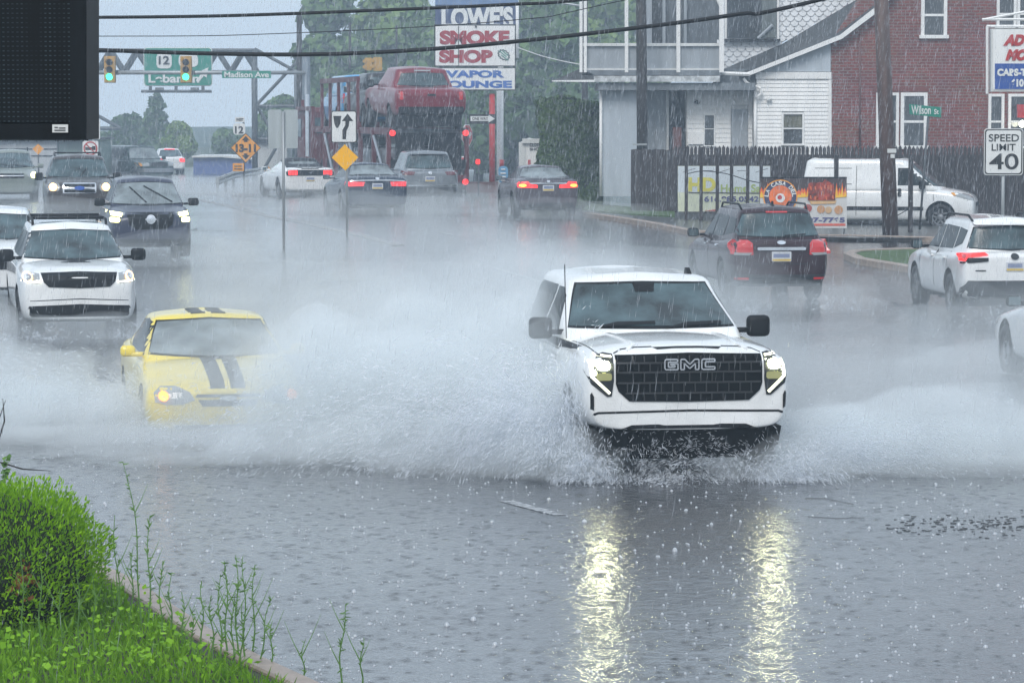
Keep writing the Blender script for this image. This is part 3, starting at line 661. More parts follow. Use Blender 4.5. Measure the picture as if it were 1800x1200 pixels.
P(Q, 'wiper', 'B', line((.1, 1.2), (.5, 1.23), .025), M['black'], .03)
f_ = obj('roof_antenna', prism([(-.12, 0), (.10, 0), (-.03, .09), (-.06, .09)], -.015, .015, None, 'X'), M['black'], Q.root); f_.location = (0, -1.5, 1.725)

# ---- 15 white suv at the right -----------------------------------------------------------------
lx, ly, lz = place(1783, 53.5, 5.5, 2.3, True)
Y_ = car('suv', 'white SUV driving away at the right edge with slim angular red tail light', 'car', (lx, ly, lz-.02), R(5.5), wp, 4.6, 1.86, 1.70, zb=.26, hoodf=1.02, cowl=1.12, belt=1.05, tailz=1.14, deck=1.1, cowl_y=1.0, roof_f=.2, roof_r=-1.85, gl_r=-2.1, wb=.89, wt=.70, rt=.37, nose=1.05, mirrors=(.75, 1.15, (.2, .13, .17), M['black']))
windscreen(Y_, 1.17, 1.54, .74, .60, view='B', name='rear_window')
P(Y_, 'spoiler', 'B', rrect(-.62, 1.58, .62, 1.63, .02), wp, .12)
sides(Y_, 'side_window', [(.75, 1.12), (-.15, 1.13), (-.15, 1.53), (.2, 1.53)], M['glass'])
sides(Y_, 'side_window', [(-.22, 1.13), (-1.15, 1.15), (-1.15, 1.52), (-.22, 1.54)], M['glass'])
sides(Y_, 'side_window', [(-1.22, 1.16), (-1.65, 1.25), (-1.7, 1.48), (-1.22, 1.52)], M['glass'])
for y0 in (-.18, -1.15, .95): sides(Y_, 'door_seam', line((y0, .45), (y0+.02, 1.1), .014), M['trim'], .003)
for y0 in (.0, -.98): sides(Y_, 'door_handle', rrect(y0-.02, .96, y0+.18, 1.0), wp, .03)
sides(Y_, 'sill_trim', [(.9, .34), (-.9, .34), (-.9, .24), (.9, .24)], M['trim'], .012)
P(Y_, 'tail_light', 'B', [(.46, 1.08), (.50, 1.12), (.92, 1.10), (.93, .98), (.84, .97), (.80, 1.04), (.60, 1.06)], M['brake'], .03, both=True)
P(Y_, 'tail_light_surround', 'B', [(.46, 1.03), (.80, 1.03), (.84, .96), (.92, .96), (.92, .93), (.46, .97)], M['black'], .02, both=True)
sides(Y_, 'tail_light', [(-2.25, 1.06), (-2.02, 1.10), (-2.0, 1.04), (-2.25, .97)], M['lensred'], .012)
P(Y_, 'emblem', 'B', circ(0, 1.05, .07, .055), M['trim'], .02); plate(Y_, 'B', .88)
P(Y_, 'badge', 'B', rrect(-.68, .80, -.50, .82, .005), M['trim'], .01)
P(Y_, 'lower_bumper', 'B', [(-.80, .64), (.80, .64), (.92, .45), (.90, .26), (-.90, .26), (-.92, .45)], M['trim'], .02)
obj('underbody', boxes([((0, -1.9, .30), (1.5, .5, .2))]), M['black'], Y_.root)
for s in (1, -1): obj('roof_rail', tubes([([(s*.62, .1, 1.62), (s*.63, -.1, 1.73), (s*.62, -1.5, 1.73), (s*.61, -1.75, 1.64)], .02)]), M['black'], Y_.root, smooth=True)

# ---- 16 white sedan cut by the right edge ----------------------------------------------------
Z_ = car('sedan', 'white sedan cut by the right edge, only its front wing, wheel and mirror in view', 'car', (7.70, 41.0, 0), R(6), wp, 4.85, 1.84, 1.45, hoodf=.84, cowl=1.0, belt=.95, deck=1.05, tailz=1.08, cowl_y=.85, roof_f=.05, roof_r=-1.1, gl_r=-1.85, rt=.34, wf=1.45, mirrors=(.62, 1.04, (.2, .13, .15), M['black']))
windscreen(Z_, 1.0, 1.36, .72, .56)
sides(Z_, 'side_window', [(.55, 1.03), (-1.4, 1.08), (-1.0, 1.34), (.0, 1.35)], M['glass'])
sides(Z_, 'headlight', [(2.25, .72), (1.9, .80), (1.95, .66), (2.25, .60)], M['lens'], .012)
P(Z_, 'tail_light', 'B', rrect(.5, .85, .88, 1.0, .03), M['lensred'], both=True)

# ---- 17 white van ------------------------------------------------------------------------------
lx = (1560-900)/FPX*84.5
v_st = [(-2.37, .84, .30, 1.42, 1.45), (-2.33, .90, .24, 1.60, 1.62), (-2.15, .915, .20, 1.66, 1.68), (-1.4, .915, .20, 1.66, 1.68), (-.6, .915, .20, 1.66, 1.68), (.25, .915, .20, 1.66, 1.68)]
vst = [(-2.37, .86, .32, 1.0, 1.04), (-2.3, .90, .24, 1.08, 1.12), (-1.9, .915, .20, 1.08, 1.12), (-1, .915, .20, 1.08, 1.12), (0, .915, .20, 1.08, 1.12), (.9, .91, .2, 1.08, 1.14), (1.35, .91, .2, 1.04, 1.12), (1.95, .89, .2, .96, 1.04), (2.25, .82, .24, .84, .92), (2.36, .70, .30, .66, .74)]
VN = car('van', 'white delivery van parked in front of the dark picket fence', 'van', (lx, 84.2, gz(lx, 84)), R(-103), wp, 4.74, 1.83, 1.87, stations=vst, belt=1.08, cowl=1.1, cowl_y=1.42, roof_f=.55, roof_r=-2.15, gl_r=-2.27, wb=.965, wt=.84, wf=1.45, wr=-1.62, rt=.34, bow=.16, mirrors=(.98, 1.18, (.16, .16, .26), M['black']))
windscreen(VN, 1.14, 1.72, .80, .66)
sides(VN, 'side_window', [(1.22, 1.16), (.32, 1.16), (.32, 1.62), (.72, 1.62), (.95, 1.48)], M['glass'])
sides(VN, 'door_seam', line((.22, .35), (.22, 1.68), .014), M['trim'], .003)
sides(VN, 'door_seam', line((-.78, .35), (-.78, 1.68), .014), M['trim'], .003)
sides(VN, 'door_seam', line((1.28, .5), (1.25, 1.1), .014), M['trim'], .003)
sides(VN, 'side_moulding', [(1.0, .50), (-1.05, .50), (-1.05, .60), (1.0, .60)], M['black'], .012)
sides(VN, 'panel_rib', rrect(-1.9, 1.18, -.9, 1.2, .008), M['trim'], .003); sides(VN, 'panel_rib', rrect(-1.9, 1.6, -.9, 1.615, .006), M['trim'], .003)
for y0 in (.10, -.13+.5): sides(VN, 'door_handle', rrect(y0-.05, .86, y0+.05, 1.08, .03), M['black'], .02)
P(VN, 'headlight', 'F', [(.42, .86), (.62, .96), (.80, .94), (.84, .80), (.60, .76)], M['lens'], .012, both=True)
sides(VN, 'headlight', [(2.22, .78), (1.78, .90), (1.72, .98), (1.88, .98), (2.24, .88)], M['lens'], .012)
sides(VN, 'turn_lamp', [(1.72, .97), (1.80, .90), (1.86, .90), (1.80, .98)], M['orange'], .02)
P(VN, 'grille', 'F', rrect(-.4, .62, .4, .72, .03), M['black'], .012)
# ---------------------------------------------------------------- ground, road, kerbs
def node(t, ty, **kw):
    n = t.nodes.new(ty)
    for k, v in kw.items():
        if k.startswith('i'): n.inputs[int(k[1:])].default_value = v
        else: setattr(n, k, v)
    return n
def mth(t, op, a, b=None, c=None, clamp=False):
    n = t.nodes.new('ShaderNodeMath'); n.operation = op; n.use_clamp = clamp
    for i, x in enumerate((a, b, c)):
        if x is None: continue
        if isinstance(x, (int, float)): n.inputs[i].default_value = x
        else: t.links.new(x, n.inputs[i])
    return n.outputs[0]
def wet_asphalt():
    m, t, p = nmat('wet_asphalt'); L = t.links.new
    tc = node(t, 'ShaderNodeTexCoord'); pos = tc.outputs['Object']
    def ns(scale, det=3, sc=(1, 1, 1), d=0):
        mp = node(t, 'ShaderNodeMapping'); mp.inputs['Scale'].default_value = sc; L(pos, mp.inputs[0])
        n = node(t, 'ShaderNodeTexNoise'); n.inputs['Scale'].default_value = scale; n.inputs['Detail'].default_value = det; n.inputs['Distortion'].default_value = d
        L(mp.outputs[0], n.inputs['Vector']); return n.outputs[0]
    big = ns(.22, 4); mid = ns(1.3, 4, (1, .5, 1), .6); fine = ns(11, 2, (1, .8, 1)); vfine = ns(34, 2)
    # rings where drops hit the water
    vo = node(t, 'ShaderNodeTexVoronoi'); vo.inputs['Scale'].default_value = 5.5; L(pos, vo.inputs['Vector'])
    d = vo.outputs['Distance']
    ringh = mth(t, 'MULTIPLY', mth(t, 'SINE', mth(t, 'MULTIPLY', d, 48)), mth(t, 'POWER', mth(t, 'SUBTRACT', 1, d, clamp=True), 5))
    vo2 = node(t, 'ShaderNodeTexVoronoi'); vo2.inputs['Scale'].default_value = 13; L(pos, vo2.inputs['Vector'])
    d2 = vo2.outputs['Distance']; sc2 = node(t, 'ShaderNodeSeparateColor'); L(vo2.outputs['Color'], sc2.inputs[0]); vo2.inputs['Scale'].default_value = 9.5
    ring2 = mth(t, 'MULTIPLY', mth(t, 'SINE', mth(t, 'MULTIPLY', d2, 30)), mth(t, 'POWER', mth(t, 'SUBTRACT', 1, d2, clamp=True), 5))
    hgt = mth(t, 'ADD', mth(t, 'MULTIPLY', fine, .55), mth(t, 'MULTIPLY', vfine, .22))
    hgt = mth(t, 'ADD', hgt, mth(t, 'MULTIPLY', mid, 1.6)); hgt = mth(t, 'ADD', hgt, mth(t, 'MULTIPLY', ringh, .30)); hgt = mth(t, 'ADD', hgt, mth(t, 'MULTIPLY', mth(t, 'MULTIPLY', ring2, mth(t, 'POWER', sc2.outputs[0], 3)), .95))
    b = node(t, 'ShaderNodeBump'); b.inputs['Distance'].default_value = .017; b.inputs['Strength'].default_value = .75; L(hgt, b.inputs['Height']); L(b.outputs[0], p.inputs['Normal'])
    cr = node(t, 'ShaderNodeMix'); cr.data_type = 'RGBA'; cr.inputs[6].default_value = (.022, .025, .030, 1); cr.inputs[7].default_value = (.05, .054, .06, 1)
    L(mth(t, 'ADD', mth(t, 'MULTIPLY', big, .6), mth(t, 'MULTIPLY', mid, .4)), cr.inputs[0]); L(cr.outputs[2], p.inputs['Base Color'])
    mr = node(t, 'ShaderNodeMapRange'); mr.inputs[1].default_value = .35; mr.inputs[2].default_value = .65; mr.inputs[3].default_value = .14; mr.inputs[4].default_value = .27
    L(big, mr.inputs[0]); L(mr.outputs[0], p.inputs['Roughness'])
    p.inputs['IOR'].default_value = 1.33; p.inputs['Coat Weight'].default_value = .6; p.inputs['Coat Roughness'].default_value = .12; p.inputs['Coat IOR'].default_value = 1.4
    L(b.outputs[0], p.inputs['Coat Normal'])
    return m
ROAD = wet_asphalt()
soil = mat('soil_grass', (.045, .06, .03), .9, var=.4, vs=.8, bump=.5, bs=6)
gravel = mat('wet_ground', (.07, .075, .075), .3, var=.3, vs=1.2, bump=.3, bs=20)
grassm = mat('verge_grass', (.055, .10, .03), .8, var=.5, vs=5, bump=.8, bs=50)
def sheet(name, xs, ys, off, mt):
    vs = [(x, y, gz(x, y)+off) for y in ys for x in xs]; n = len(xs)
    fs = [(j*n+i, j*n+i+1, (j+1)*n+i+1, (j+1)*n+i) for j in range(len(ys)-1) for i in range(n-1)]
    me = bpy.data.meshes.new(name); me.from_pydata(vs, [], fs)
    return tag(objm(name, me, mt, smooth=True), kind='structure')
def rng(a, b, s):
    n = max(1, round((b-a)/s)); return [a+(b-a)*k/n for k in range(n+1)]
sheet('ground', rng(-240, -60, 30)+rng(-59, 60, 1.7)+rng(70, 240, 30), rng(-3, 200, 1.5)+rng(210, 455, 20), -.06, soil)
sheet('road', rng(-45, 30, 1.0), rng(8, 210, 1.0), 0, ROAD)
def lay(name, poly, off, mt, rim=None, kind='structure', parent=None, base=-.05):
    bm = bmesh.new(); f = bm.faces.new([bm.verts.new((p[0], p[1], 0)) for p in poly]); bmesh.ops.triangulate(bm, faces=[f])
    for ax in (0, 1):
        lo, hi = min(p[ax] for p in poly), max(p[ax] for p in poly); n = int((hi-lo)/1.0)
        for k in range(1, n+1):
            co = [0, 0, 0]; co[ax] = lo+(hi-lo)*k/(n+1); no = [0, 0, 0]; no[ax] = 1
            bmesh.ops.bisect_plane(bm, geom=bm.verts[:]+bm.edges[:]+bm.faces[:], plane_co=co, plane_no=no, dist=1e-5)
    for v in bm.verts: v.co.z = gz(v.co.x, v.co.y)+off
    if off > .02:
        r = bmesh.ops.extrude_edge_only(bm, edges=[e for e in bm.edges if len(e.link_faces) == 1])
        for g in r['geom']:
            if isinstance(g, bmesh.types.BMVert): g.co.z += base-off
    bmesh.ops.recalc_face_normals(bm, faces=bm.faces[:])
    if sum(f.normal.z*f.calc_area() for f in bm.faces) < 0: bmesh.ops.reverse_faces(bm, faces=bm.faces[:])
    o = obj(name, bm, mt, parent)
    return tag(o, kind=kind) if kind else o
def strip(name, pts, w, h, mt, kind='structure', base=-.05):
    "a kerb: constant width w along ground points"
    pts = [Vector((p[0], p[1])) for p in pts]; dn = []
    for a, b in zip(pts, pts[1:]):
        n = max(1, int((b-a).length/.6)); dn += [a+(b-a)*k/n for k in range(n)]
    dn.append(pts[-1]); bm = bmesh.new(); rows = []
    for i, p in enumerate(dn):
        d = (dn[min(i+1, len(dn)-1)]-dn[max(i-1, 0)]).normalized(); nn = Vector((-d.y, d.x))*w/2
        row = []
        for q, z in ((p-nn, base), (p-nn, h-.015), (p-nn*.86, h), (p+nn*.86, h), (p+nn, h-.015), (p+nn, base)):
            row.append(bm.verts.new((q.x, q.y, gz(q.x, q.y)+z)))
        rows.append(row)
    for a, b in zip(rows, rows[1:]):
        for k in range(5): bm.faces.new((a[k], a[k+1], b[k+1], b[k]))
    bm.faces.new(rows[0]); bm.faces.new(rows[-1][::-1])
    bmesh.ops.recalc_face_normals(bm, faces=bm.faces[:])
    return tag(obj(name, bm, mt), kind=kind)
def GP(*l): return [tuple(G(x, y))[:2] for x, y in l]
# right side: pavement behind the kerb, verge by the hedge, island in the side street
pav = GP((1030, 381), (1100, 391), (1160, 401), (1215, 413), (1330, 419), (1490, 421), (1640, 425), (1900, 436))
back = [(26, 90.5), (1.6, 90.5)]
lay('pavement', pav+[(26, 80)]+back, .10, gravel)
strip('kerb', pav, .22, .125, M['concrete'])
vg = GP((1022, 376), (1060, 381), (1110, 385), (1186, 389), (1186, 380), (1110, 372), (1040, 366))
lay('verge', vg, .14, grassm)
isl = GP((1492, 455), (1512, 464), (1560, 472), (1610, 480), (1760, 498))+[(16, 63.5), (16, 70)]+GP((1700, 446), (1610, 446), (1540, 448), (1505, 450))
lay('island', isl, .11, grassm); strip('island_kerb', isl+isl[:1], .24, .14, M['concrete'])
med = GP((330, 348), (400, 362), (480, 382), (560, 398), (640, 416), (700, 432))
strip('median', med, .30, .02, M['median'])
# far roadside on the left bend and faded lane lines
paintm = mat('road_paint', (.26, .27, .28), .2, var=.95, vs=11)
for i, q in enumerate([((868, 470), (963, 499), .13), ((885, 520), (942, 528), .12), ((888, 880), (985, 905), .13), ((300, 404), (400, 406), .12), ((1030, 440), (1060, 446), .12), ((770, 408), (800, 414), .12), ((1225, 985), (1420, 1010), .06)][:6]):
    a, b = [Vector(G(*k)[:2]) for k in q[:2]]; n = (b-a).normalized(); n = Vector((-n.y, n.x))*q[2]/2
    lay('lane_line', [a-n, b-n, b+n, a+n], .004, paintm)

random.seed(77); bm = bmesh.new()
for k in range(150):
    x_, y_ = random.uniform(1560, 1830), random.gauss(922, 9); p_ = G(x_, y_)
    r_ = random.uniform(.006, .022); q_ = [(p_.x+r_*random.uniform(.7, 1.6)*math.cos(a_), p_.y+r_*random.uniform(.4, 1)*math.sin(a_)) for a_ in [j*PI/3 for j in range(6)]]
    prism(q_, .0, .004, bm, 'Z')
for l_ in ([(1415, 876), (1450, 876), (1500, 886)], [(1420, 908), (1470, 911), (1520, 910)]):
    P_ = [G(*k) for k in l_]; tube(bm, [p+Vector((0, 0, .004)) for p in P_], .002, 5)
tag(obj('road_debris', bm, mat('wet_debris', (.012, .012, .013), .4)), 'dark broken bits of asphalt and leaves on the wet road at the right', 'debris', kind='stuff')
# ---------------------------------------------------------------- site helper: build in the plane at distance Y
class Site:
    def __init__(s, name, px, py, Y, label, cat, group=None, rz=0):
        b = at(px, py, Y); s.Y = Y; s.o = Vector((b.x, Y, gz(b.x, Y))); s.root = empty(name, s.o, rz, label, cat, group); s.rz = rz
    def p(s, px, py):
        q = at(px, py, s.Y)-s.o; return (q.x, q.z)
    def poly(s, name, pts, mt, y0=0, y1=.1, parent=None):
        return obj(name, prism([s.p(*q) for q in pts], y0, y1), mt, parent or s.root)
    def rect(s, name, x0, y0, x1, y1, mt, a=0, b=.1, parent=None):
        return s.poly(name, [(x0, y1), (x1, y1), (x1, y0), (x0, y0)], mt, a, b, parent)
    def panel(s, name, x0, y0, x1, y1, mt, a=0, b=.02, r=.03, parent=None):
        (X0, Z1), (X1, Z0) = s.p(x0, y0), s.p(x1, y1)
        return obj(name, prism(rrect(X0, Z0, X1, Z1, r), a, b), mt, parent or s.root)
    def text(s, st, x0, y0, x1, y1, mt, y=-.03, bold=.02, parent=None, italic=0, name='lettering'):
        (X0, Z1), (X1, Z0) = s.p(x0, y0), s.p(x1, y1)
        return text(st, X1-X0, Z1-Z0, mt, parent or s.root, (X0+X1)/2, (Z0+Z1)/2, y, bold, name=name, italic=italic)
    def pole(s, name, px, py0, py1, r, mt, dy=.06, parent=None, n=10, px1=None):
        a = s.p(px, py0); b = s.p(px1 or px, py1) if py1 is not None else (a[0], gz(s.o.x+a[0], s.Y)-s.o.z-.05)
        return obj(name, tubes([([(a[0], dy, a[1]), (b[0], dy, b[1])], r)], n), mt, parent or s.root, smooth=True)
    def bars(s, name, segs, r, mt, dy=0, parent=None, n=6):
        return obj(name, tubes([([(s.p(*a)[0], dy, s.p(*a)[1]), (s.p(*b)[0], dy, s.p(*b)[1])], r) for a, b in segs], n), mt, parent or s.root)

# ---------------------------------------------------------------- street signs
s = Site('speed_limit_sign', 1765, 370, 63.5, 'white speed limit 40 sign on a steel post behind the white SUV', 'sign')
s.pole('post', 1765, 232, None, .035, M['steel'])
pn = s.panel('sign_panel', 1730, 226, 1798, 308, M['offwhite'], 0, .012, .05)
s.panel('border', 1731.5, 227.5, 1796.5, 306.5, M['signblack'], -.004, .004, .05, pn); s.panel('sign_face', 1733.5, 229.5, 1794.5, 304.5, mat('sign_white', (.72, .73, .72), .4, var=.04), -.007, .004, .045, pn)
s.text('SPEED', 1738, 236, 1791, 249, M['signblack'], -.012, .012); s.text('LIMIT', 1743, 253, 1785, 265, M['signblack'], -.012, .012); s.text('40', 1739, 270, 1790, 298, M['signblack'], -.012, .012)
SW = mat('sign_white', (0, 0, 0))

s = Site('street_name_sign', 1622, 400, 80, 'green Wilson St name sign on a thin leaning post before the brick house', 'sign')
s.pole('post', 1632, 205, 404, .03, M['darksteel'], .05, px1=1617)
pn = obj('sign_panel', prism([s.p(1598, 183), s.p(1655, 189), s.p(1654, 207), s.p(1599, 201)], 0, .015), M['green'], s.root)
t_ = s.text('Wilson', 1602, 186, 1636, 201, SW, -.008, .02, pn); t_ = s.text('St', 1642, 192, 1650, 201, SW, -.008, .02, pn)

s = Site('keep_right_sign', 609, 415, 76, 'white keep right arrow sign with a yellow diamond below it on the median post', 'sign')
s.pole('post', 609, 200, None, .03, M['steel'])
pn = s.panel('sign_panel', 582, 195, 627, 251, M['signblack'], 0, .012, .04); s.panel('sign_face', 583.5, 196.5, 625.5, 249.5, SW, -.005, .004, .035, pn)
s.poly('symbol', [(586, 204), (600, 204), (598, 218), (594, 225), (591, 225), (588, 218)], M['signblack'], -.012, 0, pn)
s.poly('symbol', [(611, 200), (621, 213), (614, 213), (613, 222), (609, 230), (608, 245), (602, 245), (602, 229), (607, 220), (607, 213), (601, 213)], M['signblack'], -.012, 0, pn)
s.poly('hazard_marker', [(606, 254), (630, 277), (607, 300), (583, 277)], M['yellow'], -.01, .005)

s = Site('sign_back_pair', 498, 455, 72, 'pair of grey sign backs side by side on a tall thin post in the median', 'sign')
s.pole('post', 498, 196, None, .032, M['steel'], -.04)
for x0, x1 in ((471, 495.5), (498, 523.5)): s.panel('sign_panel', x0, 193, x1, 261, M['signback'], 0, .012, .04)

s = Site('clearance_sign', 430, 310, 126, 'orange clearance diamond reading 13-11 under a white route 12 shield', 'sign')
s.pole('post', 428, 208, None, .04, M['darksteel'])
pn = s.poly('sign_panel', [(432, 234), (459, 260), (432, 287), (405, 260)], M['signblack'], 0, .012); s.poly('sign_face', [(432, 235.5), (457.5, 260), (432, 285.5), (406.5, 260)], M['orange'], -.006, .004, pn)
s.text('13-11', 414, 253, 450, 268, M['signblack'], -.012, .06, pn)
for k in (1, -1): s.poly('symbol', [(432, 260-k*21), (439, 260-k*13), (435, 260-k*13), (435, 260-k*10), (429, 260-k*10), (429, 260-k*13), (425, 260-k*13)], M['signblack'], -.012, 0, pn)
s.panel('route_shield', 410, 217, 431, 237, SW, 0, .012, .1); s.text('12', 413, 222, 428, 235, M['signblack'], -.012, .03)
s.panel('route_plate', 413, 206, 430, 215, SW, 0, .012, .03); s.text('WEST', 415, 208, 428, 213, M['signblack'], -.012, .02)
s.panel('advisory_plate', 409, 287, 429, 301, M['orange'], 0, .012, .03); s.bars('lettering', [((412, 292), (426, 292)), ((412, 297), (426, 297))], .02, M['signblack'], -.01)

s = Site('hazard_marker', 471, 310, 124, 'small black and yellow striped marker at the end of the guardrail', 'sign')
s.pole('post', 471, 300, None, .03, M['darksteel'])
pn = s.poly('sign_panel', [(472, 293), (480, 301), (471, 310), (464, 300)], M['orange'], 0, .012)
s.poly('stripe', [(468, 296), (471, 294), (476, 304), (473, 307)], M['signblack'], -.008, 0, pn); s.poly('stripe', [(465, 301), (467, 298), (472, 308), (470, 309)], M['signblack'], -.008, 0, pn); s.poly('stripe', [(474, 294.5), (477, 297.5), (479, 301.5), (477.5, 303)], M['signblack'], -.008, 0, pn)

s = Site('no_trucks_sign', 159, 285, 100, 'round no trucks sign below a white text sign beside the billboard', 'sign')
s.pole('post', 163, 205, None, .035, M['steel'])
pn = s.panel('sign_panel', 145, 248, 173, 274, SW, 0, .012, .04)
c = s.p(159, 261); rr = 12.2/FPX*100
obj('prohibition_ring', prism([(c[0]+rr*math.cos(t*PI/12), c[1]+rr*math.sin(t*PI/12)) for t in range(25)]+[(c[0]+rr*.82*math.cos(t*PI/12), c[1]+rr*.82*math.sin(t*PI/12)) for t in range(24, -1, -1)], -.012, 0), M['red'], pn)
s.poly('symbol', [(150, 259), (162, 259), (162, 257), (168, 257), (168, 264), (150, 264)], M['signblack'], -.006, 0, pn); s.bars('prohibition_bar', [((151, 253), (167, 269))], .018, M['red'], -.014, pn)
pn = s.panel('text_panel', 156, 209, 176, 245, SW, 0, .012, .04)
s.text('LANE', 163, 213, 173, 219, M['signblack'], -.008, .02, pn); s.text('ST', 163, 222, 170, 230, M['signblack'], -.008, .02, pn); s.text('ONLY', 163, 234, 174, 240, M['signblack'], -.008, .02, pn)

s = Site('warning_sign', 67, 262, 128, 'plain orange diamond sign in front of the pale building', 'sign')
s.pole('post', 67, 262, None, .03, M['darksteel']); s.poly('sign_panel', [(67, 253), (77, 262), (67, 272), (57, 262)], M['orange'], 0, .012)

s = Site('one_way_sign', 822, 345, 122, 'black and white one way arrow sign next to the red pole', 'sign')
s.pole('post', 819, 201, None, .035, M['darksteel'])
pn = s.panel('sign_panel', 825, 201, 872, 218, M['signblack'], 0, .012, .02)
s.poly('arrow', [(827, 204.5), (859, 204.5), (859, 202), (870, 209), (859, 215.5), (859, 213), (827, 213)], SW, -.008, 0, pn)
s.text('ONE WAY', 830, 206, 858, 211.5, M['signblack'], -.014, .02, pn)
b0 = Site('stop_sign', 821, 345, 120, 'red stop sign seen almost edge on beside the car carrier', 'sign', rz=R(62))
c = b0.p(821, 238); rr = .42
b0.pole('post', 821, 225, None, .035, M['steel'])
oc = lambda r: [(c[0]+r*math.cos(PI/8+k*PI/4), c[1]+r*math.sin(PI/8+k*PI/4)) for k in range(8)]
pn = obj('sign_panel', prism(oc(.44), -.01, .01), SW, b0.root); obj('sign_face', prism(oc(.41), -.016, 0), M['red'], pn); text('STOP', .6, .24, SW, pn, c[0], c[1], -.02, .02)

# overhead: signal mast arm, heads, street name, route gantry
s = Site('traffic_signal', 538, 310, 131, 'long mast arm with two green traffic lights and a street name plate', 'traffic light')
s.pole('mast', 538, 98, None, .17, mat('mast_paint', (.16, .19, .22), .45, .4))
s.pole('mast_arm', 538, 128, 128, .085, M['steel'], -.05, px1=150)
s.bars('arm_collar', [((205, 124), (205, 132)), ((340, 124), (340, 132))], .12, M['darksteel'], -.05)
for px in (194, 328):
    hd = s.panel('signal_head', px-9.5, 100, px+9.5, 145, mat('signal_yellow', (.45, .26, .05), .5), -.32, -.12, .03)
    for k, (col) in enumerate((M['black'], M['black'], mat('green_lamp', (.1, .8, .5), .3, emit=(.03, 1, .42), es=3.0))):
        X, Z = s.p(px, 110+k*12.8)
        obj('lamp', tubes([([(X, -.34, Z), (X, -.30, Z)], .135)], 18), col, hd)
        bm = bmesh.new()
        for q in range(13):
            an = PI*q/12
            for y in (-.56, -.34): bm.verts.new((X+.15*math.cos(an), y, Z+.15*math.sin(an)))
        bm.verts.ensure_lookup_table()
        for q in range(12): bm.faces.new([bm.verts[2*q], bm.verts[2*q+1], bm.verts[2*q+3], bm.verts[2*q+2]])
        obj('visor', bm, mat('signal_yellow', (0, 0, 0)), hd)
    s.panel('backplate', px-10.5, 99, px+10.5, 146, mat('signal_yellow', (0, 0, 0)), -.12, -.10, .03, hd)
pn = s.panel('street_name_plate', 391, 125, 477, 138, M['green'], -.17, -.15, .03)
s.text('Madison Ave', 395, 126.5, 473, 136.5, SW, -.175, .025, pn)

s = Site('signal_cluster', 655, 210, 125, 'orange signal heads seen from behind above the car carrier', 'traffic light')
s.pole('mast', 643, 122, None, .05, M['black'])
for (x0, y0, x1, y1) in ((641, 102, 655, 124), (656, 101, 672, 125)):
    hd = s.panel('signal_head', x0, y0, x1, y1, mat('signal_yellow', (0, 0, 0)), -.2, .1, .05)
    for k in range(2): s.panel('visor', x0-3, y0+3+k*10, x0+3, y0+9+k*10, mat('signal_yellow', (0, 0, 0)), -.28, -.2, .05, hd)

s = Site('sign_gantry', 447, 310, 168, 'steel truss gantry carrying a large green route sign across the far road', 'gantry')
top, bot = 89, 127
segs = [((120, top), (447, top)), ((120, bot), (447, bot))]
for k in range(7): segs += [((122+k*47, bot), (145+k*47, top)), ((145+k*47, top), (169+k*47, bot))]
s.bars('truss', segs, .12, M['darksteel'], 0)
s.bars('truss', segs, .12, M['darksteel'], 1.2)
for x_ in (447, 522): s.pole('column', x_, 86 if x_ == 447 else 128, None, .16, M['darksteel'], .0)
s.bars('brace', [((447, 86), (524, 128)), ((452, 183), (530, 100)), ((450, 187), (524, 187)), ((452, 188), (485, 245)), ((524, 190), (462, 300)), ((447, 245), (522, 245))], .10, M['darksteel'], .2)
pn = s.panel('sign_panel', 254, 84, 375, 152, SW, -.5, -.46, .15); s.panel('sign_face', 255.5, 85.5, 373.5, 150.5, M['green'], -.54, -.47, .13, pn)
s.panel('route_shield', 277, 94, 304, 121, SW, -.57, -.53, .2, pn); s.text('12', 281, 99, 300, 114, M['signblack'], -.60, .03, pn)
s.panel('route_shield', 316, 96, 350, 118, SW, -.57, -.53, .2, pn)
s.text('Lebanon', 263, 131, 352, 146, SW, -.58, .03, pn)
s.poly('arrow', [(350, 146), (346, 142), (356, 130), (351, 127), (368, 119), (365, 137), (360, 134)], SW, -.58, -.53, pn)
s.bars('catwalk', [((252, 161), (375, 161)), ((268, 152), (268, 161)), ((313, 152), (313, 161)), ((360, 152), (360, 161))], .09, M['darksteel'], -1.0)
s.bars('sign_light', [((278, 159), (293, 159)), ((340, 159), (354, 159))], .16, M['darksteel'], -1.4)

s = Site('gantry', 170, 310, 190, 'thin distant sign frame beyond the billboard', 'gantry')
s.bars('frame', [((160, 197), (212, 226)), ((165, 226), (212, 226)), ((163, 197), (163, 300))], .12, M['darksteel'], 0)

# guardrail
a, b, c = G(385, 322), G(415, 312), G(472, 310)
gr_ = empty('guardrail', (a.x, 128, gz(a.x, 128)), 0, 'low steel guardrail on the outside of the bend', 'guardrail')
P0 = [at(382, 318, 124), at(410, 307, 129), at(470, 298, 133)]
P0 = [Vector((p.x-gr_.location.x, p.y-128, p.z-gr_.location.z)) for p in P0]
bm = bmesh.new()
for z in (0, .16): tube(bm, [p+Vector((0, 0, z-.1)) for p in P0], .075, 6)
obj('rail', bm, M['steel'], gr_)
for p in (P0[0], P0[0]*.5+P0[1]*.5, P0[1], P0[1]*.6+P0[2]*.4, P0[2]): obj('post', boxes([((p.x, p.y+.1, p.z/2-.1), (.12, .15, p.z+.5))]), M['steel'], gr_)

